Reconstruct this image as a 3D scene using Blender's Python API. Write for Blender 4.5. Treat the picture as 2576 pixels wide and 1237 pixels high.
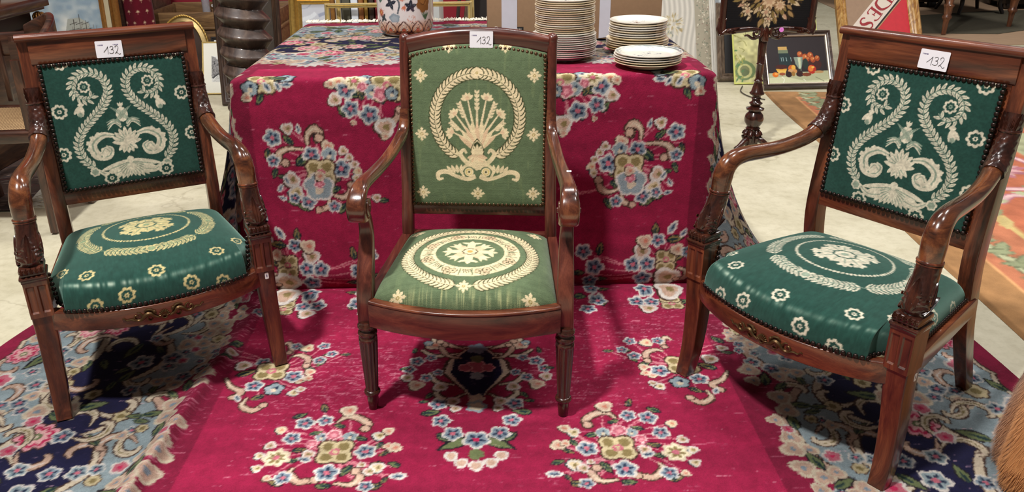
import bpy, bmesh, math, random
import numpy as np
from mathutils import Matrix, Vector

# ------------------------------------------------------------------ camera
SC = bpy.context.scene
COL = SC.collection
for _o in list(bpy.data.objects):
    bpy.data.objects.remove(_o, do_unlink=True)
PI = math.pi

def _camera():
    H, th, roll, f, cx, cy = 1.26, math.radians(22.219), math.radians(-0.8675), 1970.69, 1220.10, 539.85
    c, s = math.cos(th), math.sin(th)
    F = Vector((0, c, -s)); R0 = Vector((1, 0, 0)); U0 = Vector((0, s, c))
    R = R0 * math.cos(roll) + U0 * math.sin(roll)
    U = U0 * math.cos(roll) - R0 * math.sin(roll)
    cam = bpy.data.cameras.new('camera')
    cam.sensor_width = 36; cam.sensor_fit = 'HORIZONTAL'
    cam.lens = 36 * f / 2576
    cam.shift_x = (1288 - cx) / 2576
    cam.shift_y = (cy - 618.5) / 2576
    cam.clip_start = 0.05; cam.clip_end = 60
    o = bpy.data.objects.new('camera', cam)
    COL.objects.link(o)
    m = Matrix((R, U, -F)).transposed().to_4x4()
    m.translation = Vector((0, 0, H))
    o.matrix_world = m
    SC.camera = o
_camera()

# ------------------------------------------------------------------ world, lamps, exposure
W = bpy.data.worlds.new('world'); SC.world = W; W.use_nodes = True
_bg = W.node_tree.nodes['Background']
_bg.inputs[0].default_value = (1.0, 0.98, 0.96, 1)
_bg.inputs[1].default_value = 0.085
def lamp(name, loc, target, size, watts, col=(1, .975, .945), shape='DISK', size_y=None, spread=None):
    l = bpy.data.lights.new(name, 'AREA'); l.shape = shape; l.size = size
    if size_y: l.size_y = size_y
    l.energy = watts; l.color = col
    if spread: l.spread = spread
    o = bpy.data.objects.new(name, l); COL.objects.link(o)
    o.location = loc
    o.rotation_euler = (Vector(target) - Vector(loc)).to_track_quat('-Z', 'Y').to_euler()
    return o
lamp('hall_lamp', (-1.45, .15, 5.3), (0, 1.9, 0), .34, 345)
lamp('hall_lamp', (1.6, 1.2, 5.0), (0.9, 2.0, 0), .5, 48)
lamp('fill_light', (-2.6, 3.6, 4.6), (-1.6, 4.4, 0), 1.4, 52, shape='RECTANGLE', size_y=.25)  # unseen fill lights added overhead to soften the shade
lamp('fill_light', (.6, 3.9, 4.6), (.5, 4.6, 0), 1.4, 64, shape='RECTANGLE', size_y=.25)
lamp('fill_light', (2.9, 3.4, 4.6), (2.2, 4.2, 0), 1.4, 60, shape='RECTANGLE', size_y=.25)
lamp('fill_light', (5.2, 7.2, 4.6), (4.9, 7.4, 0), 1.4, 85, shape='RECTANGLE', size_y=.25)  # unseen light added to brighten the far right floor
SC.view_settings.view_transform = 'Standard'
SC.view_settings.look = 'None'
SC.view_settings.exposure = 0.0
SC.view_settings.gamma = 1.0
SC.view_settings.use_curve_mapping = False

# ------------------------------------------------------------------ mesh helpers
def lin(c):
    c = np.asarray(c, float)
    if c.max() > 1.0: c = c / 255.
    return np.where(c <= .04045, c / 12.92, ((c + .055) / 1.055) ** 2.4)
def lin4(c):
    a = lin(c); return (float(a[0]), float(a[1]), float(a[2]), 1.)
def empty(name, loc=(0, 0, 0), rz=0):
    o = bpy.data.objects.new(name, None); COL.objects.link(o)
    o.location = loc; o.rotation_euler = (0, 0, rz); o.empty_display_size = .1
    return o
def tag(o, label=None, cat=None, group=None, kind=None):
    if label: o['label'] = label
    if cat: o['category'] = cat
    if group: o['group'] = group
    if kind: o['kind'] = kind
    return o
def link(name, me, mat=None, parent=None):
    o = bpy.data.objects.new(name, me); COL.objects.link(o)
    if mat and not me.materials: me.materials.append(mat)
    if parent: o.parent = parent
    return o
def mesh_np(name, V, F, smooth=True, angle=40, color=None):
    """V (n,3) array, F list of tuples or (m,4) int array"""
    me = bpy.data.meshes.new(name)
    V = np.ascontiguousarray(V, dtype=np.float32)
    if isinstance(F, np.ndarray):
        m, k = F.shape
        me.vertices.add(len(V)); me.vertices.foreach_set('co', V.ravel())
        me.loops.add(m * k); me.loops.foreach_set('vertex_index', F.ravel().astype(np.int32))
        me.polygons.add(m); me.polygons.foreach_set('loop_start', np.arange(0, m * k, k, dtype=np.int32))
        me.update(calc_edges=True)
    else:
        me.from_pydata(V.tolist(), [], F); me.update()
    if smooth:
        me.polygons.foreach_set('use_smooth', np.ones(len(me.polygons), dtype=bool))
        if angle and angle < 180:
            try: me.set_sharp_from_angle(angle=math.radians(angle))
            except Exception: pass
    if color is not None:
        a = me.color_attributes.new('paint', 'FLOAT_COLOR', 'POINT')
        c = np.ones((len(V), 4), dtype=np.float32); c[:, :3] = color
        a.data.foreach_set('color', c.ravel())
    return me
class MB:
    def __init__(s): s.v = []; s.f = []; s.n = 0
    def add(s, V, F):
        V = np.asarray(V, float).reshape(-1, 3)
        s.v.append(V); n = s.n
        s.f += [tuple(int(i) + n for i in q) for q in F]
        s.n += len(V); return s
    def loft(s, R, caps=True, closed=True):
        """R (k,n,3) rings"""
        R = np.asarray(R, float); k, n = R.shape[:2]
        F = []
        for i in range(k - 1):
            for j in range(n if closed else n - 1):
                a = i * n + j; b = i * n + (j + 1) % n
                F.append((a, b, b + n, a + n))
        if caps and closed:
            F.append(tuple(range(n - 1, -1, -1))); F.append(tuple(range((k - 1) * n, k * n)))
        return s.add(R, F)
    def box(s, x0, x1, y0, y1, z0, z1):
        V = [(x, y, z) for z in (z0, z1) for y in (y0, y1) for x in (x0, x1)]
        return s.add(V, [(0, 2, 3, 1), (4, 5, 7, 6), (0, 1, 5, 4), (2, 6, 7, 3), (0, 4, 6, 2), (1, 3, 7, 5)])
    def rbox(s, x0, x1, y0, y1, z0, z1, b=.003, seg=2):
        bm = bmesh.new()
        vs = [bm.verts.new((x, y, z)) for z in (z0, z1) for y in (y0, y1) for x in (x0, x1)]
        for q in [(0, 2, 3, 1), (4, 5, 7, 6), (0, 1, 5, 4), (2, 6, 7, 3), (0, 4, 6, 2), (1, 3, 7, 5)]:
            bm.faces.new([vs[i] for i in q])
        b = min(b, .45 * min(x1 - x0, y1 - y0, z1 - z0))
        bmesh.ops.bevel(bm, geom=list(bm.edges), offset=b, segments=seg, affect='EDGES', profile=.5)
        bm.verts.index_update()
        V = [v.co[:] for v in bm.verts]; F = [[v.index for v in f.verts] for f in bm.faces]
        bm.free()
        return s.add(V, F)
    def lathe(s, prof, n=32, cx=0, cy=0, flute=None, caps=True):
        R = []
        t = np.arange(n) * 2 * PI / n
        for i, p in enumerate(prof):
            r, z = p[0], p[1]
            rr = np.full(n, r)
            if flute and len(p) > 2 and p[2]: rr = r * (1 - p[2] * (.5 + .5 * np.cos(flute * t)))
            R.append(np.stack([cx + rr * np.cos(t), cy + rr * np.sin(t), np.full(n, z)], 1))
        return s.loft(R, caps)
    def tube(s, path, rad, n=12, ref=(1, 0, 0), flat=1.0, caps=True):
        return s.loft(sweep(path, rad, n, ref, flat), caps)
    def build(s, name, mat, parent=None, smooth=True, angle=40, M=None):
        V = np.concatenate(s.v)
        if M is not None:
            V = V @ np.array(M)[:3, :3].T + np.array(M)[:3, 3]
        me = mesh_np(name, V, s.f, smooth, angle)
        bm = bmesh.new(); bm.from_mesh(me); bmesh.ops.recalc_face_normals(bm, faces=bm.faces); bm.to_mesh(me); bm.free()
        if smooth:
            try: me.set_sharp_from_angle(angle=math.radians(angle))
            except Exception: pass
        return link(name, me, mat, parent)
def nrm(a):
    a = np.asarray(a, float); return a / (np.linalg.norm(a, axis=-1, keepdims=True) + 1e-12)
def cr(pts, n):
    """Catmull-Rom resample of rows (any dimension) to n rows"""
    P = np.asarray(pts, float); P = np.vstack([2 * P[0] - P[1], P, 2 * P[-1] - P[-2]])
    m = len(P) - 3; out = []
    for u in np.linspace(0, m - 1e-6, n):
        i = int(u); t = u - i; a, b, c, d = P[i:i + 4]
        out.append(.5 * ((2 * b) + (c - a) * t + (2 * a - 5 * b + 4 * c - d) * t * t + (3 * b - a - 3 * c + d) * t ** 3))
    return np.array(out)
def frames(path, ref):
    T = nrm(np.gradient(np.asarray(path, float), axis=0))
    ref = np.asarray(ref, float)
    A = nrm(ref - (T @ ref)[:, None] * T)
    B = np.cross(T, A)
    return T, A, B
def sweep(path, rad, n=12, ref=(1, 0, 0), flat=1.0):
    path = np.asarray(path, float); k = len(path)
    rad = np.broadcast_to(np.asarray(rad, float), (k,)) if np.ndim(rad) < 2 else np.asarray(rad)
    T, A, B = frames(path, ref)
    t = np.arange(n) * 2 * PI / n
    return np.array([path[i] + rad[i] * (np.cos(t)[:, None] * A[i] + flat * np.sin(t)[:, None] * B[i]) for i in range(k)])
def rrect(w, d, r, m=3):
    """rounded rectangle section, full widths w,d"""
    r = min(r, .49 * w, .49 * d); out = []
    for cx, cy, a0 in ((1, 1, 0), (-1, 1, 90), (-1, -1, 180), (1, -1, 270)):
        for k in range(m + 1):
            a = math.radians(a0 + 90 * k / m)
            out.append((cx * (w / 2 - r) + r * math.cos(a), cy * (d / 2 - r) + r * math.sin(a)))
    return np.array(out)
def sweep_rect(path, W_, D_, r, ref=(1, 0, 0), m=3):
    """rounded-rectangle sweep: W_ along ref, D_ across"""
    path = np.asarray(path, float); k = len(path)
    W_ = np.broadcast_to(W_, (k,)); D_ = np.broadcast_to(D_, (k,))
    T, A, B = frames(path, ref)
    R = []
    for i in range(k):
        q = rrect(W_[i], D_[i], r, m)
        R.append(path[i] + q[:, :1] * A[i] + q[:, 1:] * B[i])
    return np.array(R)
def copy_tree(o, parent=None):
    c = o.copy(); COL.objects.link(c); c.parent = parent
    for ch in o.children: copy_tree(ch, c)
    return c
def grid_faces(ny, nx):
    i = np.arange(ny - 1)[:, None] * nx + np.arange(nx - 1)[None, :]
    i = i.ravel()
    return np.stack([i, i + 1, i + nx + 1, i + nx], 1)

# ------------------------------------------------------------------ material helpers
MATS = {}
def _new(name):
    m = bpy.data.materials.new(name); m.use_nodes = True
    nt = m.node_tree; b = nt.nodes['Principled BSDF']
    return m, nt, b
def _n(nt, t, **kw):
    n = nt.nodes.new(t)
    for k, v in kw.items():
        if k in n.inputs: n.inputs[k].default_value = v
        else: setattr(n, k, v)
    return n
def plain(name, col, rough=.5, metal=0, var=.06, scale=40, bump=0, coat=0, sheen=0, spec=.5, trans=0, emit=0):
    if name in MATS: return MATS[name]
    m, nt, b = _new(name)
    tc = _n(nt, 'ShaderNodeTexCoord')
    no = _n(nt, 'ShaderNodeTexNoise', Scale=scale, Detail=4.)
    nt.links.new(tc.outputs['Object'], no.inputs['Vector'])
    mx = _n(nt, 'ShaderNodeMix', data_type='RGBA')
    c = lin(col)
    mx.inputs[6].default_value = (*[float(max(0, x * (1 - 2 * var))) for x in c], 1)
    mx.inputs[7].default_value = (*[float(min(1, x * (1 + 2 * var))) for x in c], 1)
    nt.links.new(no.outputs['Fac'], mx.inputs[0])
    nt.links.new(mx.outputs[2], b.inputs['Base Color'])
    b.inputs['Roughness'].default_value = rough; b.inputs['Metallic'].default_value = metal
    b.inputs['Coat Weight'].default_value = coat; b.inputs['Coat Roughness'].default_value = .12
    b.inputs['Sheen Weight'].default_value = sheen; b.inputs['Specular IOR Level'].default_value = spec
    b.inputs['Transmission Weight'].default_value = trans
    if bump:
        bp = _n(nt, 'ShaderNodeBump', Strength=bump, Distance=.002)
        nt.links.new(no.outputs['Fac'], bp.inputs['Height']); nt.links.new(bp.outputs[0], b.inputs['Normal'])
    MATS[name] = m; return m
def wood(name, c0, c1, c2, axis='z', rough=.3, coat=.35, scale=1.0, figure=1.0):
    """grain runs along axis"""
    key = name + axis
    if key in MATS: return MATS[key]
    m, nt, b = _new(key)
    tc = _n(nt, 'ShaderNodeTexCoord')
    mp = _n(nt, 'ShaderNodeMapping')
    s = [17 * scale] * 3; s['xyz'.index(axis)] = 2.2 * scale
    mp.inputs['Scale'].default_value = s
    nt.links.new(tc.outputs['Object'], mp.inputs['Vector'])
    n1 = _n(nt, 'ShaderNodeTexNoise', Scale=1.0, Detail=6., Roughness=.6, Distortion=2.2 * figure)
    nt.links.new(mp.outputs[0], n1.inputs['Vector'])
    mp2 = _n(nt, 'ShaderNodeMapping')
    s2 = [420 * scale] * 3; s2['xyz'.index(axis)] = 16 * scale
    mp2.inputs['Scale'].default_value = s2
    nt.links.new(tc.outputs['Object'], mp2.inputs['Vector'])
    n2 = _n(nt, 'ShaderNodeTexNoise', Scale=1.0, Detail=2.)
    nt.links.new(mp2.outputs[0], n2.inputs['Vector'])
    rp = _n(nt, 'ShaderNodeValToRGB')
    e = rp.color_ramp.elements
    e[0].position = .33; e[0].color = lin4(c0); e[1].position = .66; e[1].color = lin4(c2)
    k = e.new(.5); k.color = lin4(c1)
    nt.links.new(n1.outputs['Fac'], rp.inputs[0])
    mx = _n(nt, 'ShaderNodeMix', data_type='RGBA', blend_type='MULTIPLY')
    mx.inputs[0].default_value = .28
    nt.links.new(rp.outputs[0], mx.inputs[6])
    r2 = _n(nt, 'ShaderNodeValToRGB')
    r2.color_ramp.elements[0].position = .35; r2.color_ramp.elements[0].color = (.35, .3, .28, 1)
    r2.color_ramp.elements[1].position = .6; r2.color_ramp.elements[1].color = (1, 1, 1, 1)
    nt.links.new(n2.outputs['Fac'], r2.inputs[0]); nt.links.new(r2.outputs[0], mx.inputs[7])
    nt.links.new(mx.outputs[2], b.inputs['Base Color'])
    b.inputs['Roughness'].default_value = rough
    b.inputs['Coat Weight'].default_value = coat; b.inputs['Coat Roughness'].default_value = .14
    bp = _n(nt, 'ShaderNodeBump', Strength=.08, Distance=.001)
    nt.links.new(n2.outputs['Fac'], bp.inputs['Height']); nt.links.new(bp.outputs[0], b.inputs['Normal'])
    MATS[key] = m; return m
def painted(name, rough=.8, sheen=0., bump=.3, bscale=600, spec=.3, coat=0, var=.12, stretch=(1, 1, 1), sheen_rough=.4, vscale=None, tint=(1, 1, 1)):
    """material that reads the mesh colour attribute 'paint' with a fine weave relief"""
    if name in MATS: return MATS[name]
    m, nt, b = _new(name)
    at = _n(nt, 'ShaderNodeAttribute', attribute_name='paint')
    tc = _n(nt, 'ShaderNodeTexCoord'); mp = _n(nt, 'ShaderNodeMapping')
    mp.inputs['Scale'].default_value = stretch
    nt.links.new(tc.outputs['Object'], mp.inputs['Vector'])
    no = _n(nt, 'ShaderNodeTexNoise', Scale=bscale, Detail=3.)
    nt.links.new(mp.outputs[0], no.inputs['Vector'])
    n2 = _n(nt, 'ShaderNodeTexNoise', Scale=vscale or bscale * .08, Detail=4.)
    nt.links.new(mp.outputs[0], n2.inputs['Vector'])
    ad = _n(nt, 'ShaderNodeMath', operation='ADD')
    nt.links.new(no.outputs['Fac'], ad.inputs[0]); nt.links.new(n2.outputs['Fac'], ad.inputs[1])
    mr = _n(nt, 'ShaderNodeMapRange'); mr.inputs[1].default_value = .6; mr.inputs[2].default_value = 1.4
    mr.inputs[3].default_value = 1 - 1.6 * var; mr.inputs[4].default_value = 1 + 1.6 * var
    nt.links.new(ad.outputs[0], mr.inputs[0])
    mx = _n(nt, 'ShaderNodeMix', data_type='RGBA', blend_type='MULTIPLY'); mx.inputs[0].default_value = 1
    nt.links.new(at.outputs['Color'], mx.inputs[6]); nt.links.new(mr.outputs[0], mx.inputs[7])
    nt.links.new(mx.outputs[2], b.inputs['Base Color'])
    b.inputs['Roughness'].default_value = rough; b.inputs['Sheen Weight'].default_value = sheen
    b.inputs['Sheen Roughness'].default_value = sheen_rough
    b.inputs['Sheen Tint'].default_value = (*tint, 1)
    b.inputs['Specular IOR Level'].default_value = spec; b.inputs['Coat Weight'].default_value = coat
    b.inputs['Coat Roughness'].default_value = .08
    if bump:
        bp = _n(nt, 'ShaderNodeBump', Strength=bump, Distance=.002)
        nt.links.new(no.outputs['Fac'], bp.inputs['Height']); nt.links.new(bp.outputs[0], b.inputs['Normal'])
    MATS[name] = m; return m

# ------------------------------------------------------------------ painter: fills shapes into a colour field
class Canvas:
    def __init__(s, x0, x1, y0, y1, res, bg):
        s.x0, s.y0, s.res = x0, y0, res
        s.nx = int(round((x1 - x0) / res)) + 1; s.ny = int(round((y1 - y0) / res)) + 1
        s.a = np.empty((s.ny, s.nx, 3), np.float32); s.a[:] = np.asarray(bg) / 255.
        s.xs = x0 + res * np.arange(s.nx); s.ys = y0 + res * np.arange(s.ny)
        s.mark = np.zeros((s.ny, s.nx), bool)
    def poly(s, P, col, mark=True):
        P = np.asarray(P, float)
        i0 = max(0, int((P[:, 0].min() - s.x0) / s.res)); i1 = min(s.nx, int((P[:, 0].max() - s.x0) / s.res) + 2)
        j0 = max(0, int((P[:, 1].min() - s.y0) / s.res)); j1 = min(s.ny, int((P[:, 1].max() - s.y0) / s.res) + 2)
        if i1 <= i0 or j1 <= j0: return
        X = s.xs[i0:i1][None, :]; Y = s.ys[j0:j1][:, None]
        ins = np.zeros((j1 - j0, i1 - i0), bool)
        Q = np.roll(P, -1, 0)
        for (ax, ay), (bx, by) in zip(P, Q):
            if ay == by: continue
            ins ^= ((ay > Y) != (by > Y)) & (X < (bx - ax) * (Y - ay) / (by - ay) + ax)
        s.a[j0:j1, i0:i1][ins] = np.asarray(col) / 255.
        if mark: s.mark[j0:j1, i0:i1] |= ins
    def blob(s, x, y, r, col, n=5, amp=.25, rot=0, sy=1., k=40, sharp=1.):
        t = np.arange(k) * 2 * PI / k
        R = r * (1 - amp + amp * np.abs(np.cos(n * (t - rot) / 2)) ** sharp)
        s.poly(np.stack([x + R * np.cos(t), y + sy * R * np.sin(t)], 1), col)
    def disc(s, x, y, r, col, sy=1., k=20): s.blob(x, y, r, col, 1, 0, 0, sy, k)
    def leaf(s, x, y, L, w, ang, col, tip=1.0, k=9, curve=0.):
        """leaf with its base at x,y pointing along ang (radians)"""
        t = np.linspace(0, 1, k)
        h = w / 2 * np.sin(PI * t ** .8) ** tip
        bend = curve * L * t * t
        up = np.stack([t * L, bend + h], 1); dn = np.stack([t * L, bend - h], 1)[::-1]
        p = np.vstack([up, dn[1:-1]])
        c, q = math.cos(ang), math.sin(ang)
        s.poly(np.stack([x + p[:, 0] * c - p[:, 1] * q, y + p[:, 0] * q + p[:, 1] * c], 1), col)
    def ribbon(s, pts, w, col, n=24):
        P = cr(pts, n) if len(pts) > 2 else np.linspace(pts[0], pts[1], n)
        w = np.interp(np.linspace(0, 1, n), np.linspace(0, 1, len(w)), w) if np.ndim(w) else np.full(n, w)
        T = nrm(np.gradient(P, axis=0)); N = np.stack([-T[:, 1], T[:, 0]], 1)
        L = P + N * w[:, None] / 2; R = P - N * w[:, None] / 2
        for i in range(n - 1): s.poly([L[i], L[i + 1], R[i + 1], R[i]], col)
    def sample(s, x, y):
        fx = np.clip((np.asarray(x) - s.x0) / s.res, 0, s.nx - 1.001); fy = np.clip((np.asarray(y) - s.y0) / s.res, 0, s.ny - 1.001)
        i = fx.astype(int); j = fy.astype(int); a = (fx - i)[..., None]; b = (fy - j)[..., None]
        A = s.a
        c = A[j, i] * (1 - a) * (1 - b) + A[j, i + 1] * a * (1 - b) + A[j + 1, i] * (1 - a) * b + A[j + 1, i + 1] * a * b
        return lin(np.clip(c, 0, 1) * .99999)
def vnoise(shape, cells, rng):
    """smooth value noise on a grid"""
    cy, cx = cells
    g = rng.random((cy + 2, cx + 2))
    y = np.linspace(0, cy, shape[0]); x = np.linspace(0, cx, shape[1])
    j = y.astype(int); i = x.astype(int); fy = (y - j)[:, None]; fx = (x - i)[None, :]
    fy = fy * fy * (3 - 2 * fy); fx = fx * fx * (3 - 2 * fx)
    return (g[j][:, i] * (1 - fy) * (1 - fx) + g[j][:, i + 1] * (1 - fy) * fx + g[j + 1][:, i] * fy * (1 - fx) + g[j + 1][:, i + 1] * fy * fx)

RUG_B1 = [
('L',0.403,0.674,0.018,70),('L',0.461,0.699,0.019,150),('L',0.35,0.739,0.016,20),('L',0.406,0.766,0.016,160),('L',0.29,0.79,0.018,20),
('L',0.434,0.828,0.018,170),('L',0.438,0.87,0.017,160),('L',0.307,0.882,0.021,-60),('L',0.24,0.798,0.016,-60),('L',0.224,0.836,0.015,-30),
('L',0.236,0.881,0.017,0),('L',0.195,0.891,0.017,20),('L',0.465,0.952,0.019,20),('L',0.353,0.955,0.019,0),('L',0.238,0.954,0.021,-10),
('L',0.214,0.925,0.013,-60),('S',0.02,[(0.36,0.721),(0.34,0.697),(0.31,0.698),(0.279,0.724),(0.283,0.744)]),
('S',0.018,[(0.434,0.889),(0.438,0.911),(0.414,0.939),(0.374,0.933)]),('S',0.018,[(0.33,0.946),(0.288,0.95),(0.27,0.924),(0.284,0.905)]),
('K',0.336,0.668,0.024,0),('K',0.497,0.746,0.016,0),('K',0.51,0.806,0.016,0),('K',0.526,0.845,0.015,0),('K',0.52,0.892,0.015,0),
('K',0.488,0.928,0.012,0),('K',0.243,0.774,0.019,0),('K',0.222,0.757,0.016,0),('K',0.199,0.823,0.019,0),('K',0.218,0.816,0.013,0),
('K',0.233,0.894,0.02,0),('K',0.252,0.906,0.016,0),('W',0.183,0.925,0.021,0),('K',0.272,0.883,0.011,0),('C',0.483,0.853,0.035,0),
('B',0.441,0.719,0.027,0),('B',0.391,0.709,0.023,0),('B',0.462,0.779,0.025,0),('B',0.451,0.926,0.024,0),('B',0.254,0.957,0.019,0),
('B',0.27,0.835,0.029,0),('B',0.351,0.91,0.032,0),('G',0.388,0.777,0.017,0),('G',0.317,0.776,0.02,0),('P',0.359,0.768,0.021,0),
('P',0.408,0.801,0.016,0),('K',0.409,0.841,0.018,0),('W',0.415,0.867,0.019,20),('Y',0.345,0.833,0.049,0),]
RUG_B2 = [
('L',0.656,0.502,0.028,150),('L',0.724,0.364,0.022,120),('L',0.454,0.416,0.021,-70),('L',0.436,0.397,0.019,0),('L',0.732,0.417,0.016,170),
('L',0.596,0.594,0.02,-30),('L',0.483,0.48,0.021,30),('L',0.388,0.398,0.016,0),('S',0.018,[(0.551,0.403),(0.526,0.394),(0.496,0.414),(0.493,0.452)]),
('S',0.016,[(0.589,0.343),(0.574,0.323),(0.557,0.354),(0.559,0.379)]),('S',0.018,[(0.709,0.51),(0.681,0.554),(0.644,0.58),(0.662,0.604)]),
('S',0.018,[(0.622,0.605),(0.627,0.641),(0.593,0.662),(0.57,0.639)]),('K',0.725,0.389,0.017,0),('K',0.676,0.447,0.026,0),('K',0.494,0.524,0.018,0),
('K',0.501,0.584,0.017,0),('K',0.485,0.568,0.014,0),('K',0.476,0.485,0.017,0),('K',0.475,0.516,0.015,0),('B',0.461,0.346,0.021,0),
('B',0.429,0.392,0.019,0),('B',0.46,0.425,0.021,0),('B',0.545,0.344,0.02,0),('K',0.508,0.355,0.022,0),('W',0.648,0.625,0.017,60),
('B',0.617,0.551,0.028,0),('G',0.559,0.566,0.03,0),('B',0.624,0.43,0.024,0),('B',0.518,0.506,0.031,0),('Y',0.588,0.477,0.051,0),]
RUG_B4 = [
('L',0.548,-0.46,0.03,140),('L',0.66,-0.521,0.02,-80),('L',0.502,-0.534,0.015,80),('L',0.56,-0.306,0.024,20),('L',0.594,-0.329,0.021,10),
('L',0.45,-0.411,0.018,0),('L',0.455,-0.388,0.02,-30),('L',0.644,-0.455,0.018,-70),('L',0.59,-0.532,0.02,40),('L',0.436,-0.33,0.021,-60),
('L',0.502,-0.531,0.015,70),('L',0.302,-0.334,0.018,0),('L',0.621,-0.42,0.016,10),
('S',0.022,[(0.529,-0.528),(0.527,-0.562),(0.506,-0.583),(0.488,-0.57),(0.491,-0.552)]),
('S',0.02,[(0.545,-0.516),(0.592,-0.517),(0.623,-0.502),(0.623,-0.477),(0.606,-0.47)]),('S',0.018,[(0.477,-0.347),(0.483,-0.317),(0.514,-0.305)]),
('S',0.02,[(0.467,-0.36),(0.434,-0.349),(0.409,-0.362),(0.401,-0.391)]),('K',0.588,-0.584,0.021,0),('W',0.554,-0.565,0.016,80),
('B',0.638,-0.554,0.031,0),('B',0.644,-0.478,0.023,0),('K',0.467,-0.524,0.021,0),('G',0.464,-0.496,0.026,0),('K',0.418,-0.508,0.017,0),
('K',0.401,-0.486,0.015,0),('K',0.386,-0.462,0.015,0),('K',0.376,-0.438,0.016,0),('K',0.384,-0.415,0.014,0),('K',0.591,-0.413,0.029,0),
('W',0.608,-0.394,0.016,60),('W',0.631,-0.369,0.016,120),('W',0.628,-0.343,0.015,20),('K',0.581,-0.368,0.027,0),('B',0.545,-0.335,0.028,0),
('B',0.589,-0.349,0.021,0),('B',0.462,-0.317,0.023,0),('K',0.323,-0.344,0.016,0),('B',0.52,-0.497,0.03,0),('B',0.429,-0.448,0.035,0),
('Y',0.496,-0.434,0.053,0),('G',0.507,-0.386,0.051,0),('P',0.504,-0.398,0.018,0),('K',0.5,-0.424,0.018,0),]
RUG_B5 = [
('L',0.36,-0.69,0.026,180),('L',0.412,-0.617,0.02,60),('L',0.339,-0.589,0.02,90),('L',0.285,-0.654,0.02,80),('L',0.35,-0.67,0.017,60),
('S',0.018,[(0.288,-0.609),(0.268,-0.6),(0.244,-0.609),(0.233,-0.638)]),('K',0.431,-0.674,0.023,0),('K',0.42,-0.732,0.029,0),
('K',0.443,-0.724,0.017,0),('B',0.396,-0.703,0.032,0),('G',0.333,-0.748,0.031,0),('G',0.265,-0.741,0.029,0),('C',0.368,-0.734,0.034,0),
('Y',0.266,-0.715,0.057,0),('G',0.314,-0.696,0.025,0),('P',0.288,-0.689,0.025,0),('G',0.254,-0.689,0.023,0),('B',0.384,-0.644,0.03,0),
('B',0.326,-0.624,0.034,0),('K',0.28,-0.582,0.035,0),('K',0.282,-0.552,0.014,0),('K',0.379,-0.599,0.01,0),('P',0.344,-0.714,0.017,0),]
RUG_B6 = [
('L',0.626,-0.727,0.029,30),('L',0.664,-0.698,0.02,-60),('Y',0.654,-0.739,0.051,0),('G',0.691,-0.713,0.029,0),('W',0.638,-0.698,0.02,60),
('W',0.604,-0.701,0.018,60),('W',0.578,-0.724,0.021,0),('K',0.703,-0.684,0.017,0),('G',0.582,-0.763,0.034,0),('L',0.606,-0.752,0.028,10),]
RUG_B7 = [
('L',0.597,-0.191,0.023,90),('L',0.678,-0.104,0.027,20),('L',0.666,-0.176,0.027,10),('L',0.415,-0.12,0.023,80),('L',0.345,-0.057,0.021,0),
('L',0.425,-0.028,0.021,0),('B',0.36,-0.136,0.03,0),('B',0.399,-0.079,0.034,0),('B',0.388,-0.021,0.029,0),('B',0.608,-0.177,0.027,0),
('W',0.654,-0.198,0.026,60),('W',0.692,-0.186,0.018,60),('K',0.557,-0.136,0.03,0),('B',0.529,-0.088,0.032,0),('B',0.576,-0.091,0.03,0),
('Y',0.64,-0.105,0.041,0),('Y',0.64,-0.063,0.038,0),('K',0.649,-0.032,0.048,0),('B',0.567,-0.03,0.035,0),('K',0.564,-0.174,0.027,0),
('S',0.018,[(0.68,-0.074),(0.709,-0.062),(0.712,-0.027),(0.685,-0.02)]),('K',0.675,-0.142,0.023,0),('B',0.71,-0.134,0.023,0),]
RUG_M = [
('B',0.172,0.442,0.024,0),('B',0.192,0.483,0.021,0),('K',0.194,0.523,0.02,0),('K',0.166,0.559,0.024,0),('B',0.14,0.525,0.02,0),
('L',0.183,0.403,0.015,100),('L',0.207,0.482,0.014,170),('L',0.129,0.594,0.015,-60),('K',0.127,0.355,0.027,0),('B',0.133,0.424,0.019,0),
('K',0.1,0.569,0.022,0),('B',0.109,0.499,0.017,0),('G',0.146,0.344,0.016,0),('S',0.018,[(0.039,0.377),(0.083,0.356),(0.111,0.335)]),
('S',0.016,[(0.044,0.426),(0.081,0.415),(0.104,0.375),(0.094,0.356)]),('B',0.101,0.647,0.027,0),('L',0.118,0.69,0.026,170),('L',0.14,0.638,0.014,170),
('B',0.09,0.721,0.027,0),('K',0.063,0.636,0.021,0),('L',0.077,0.772,0.027,-140),('K',0.055,0.668,0.016,0),]
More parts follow.
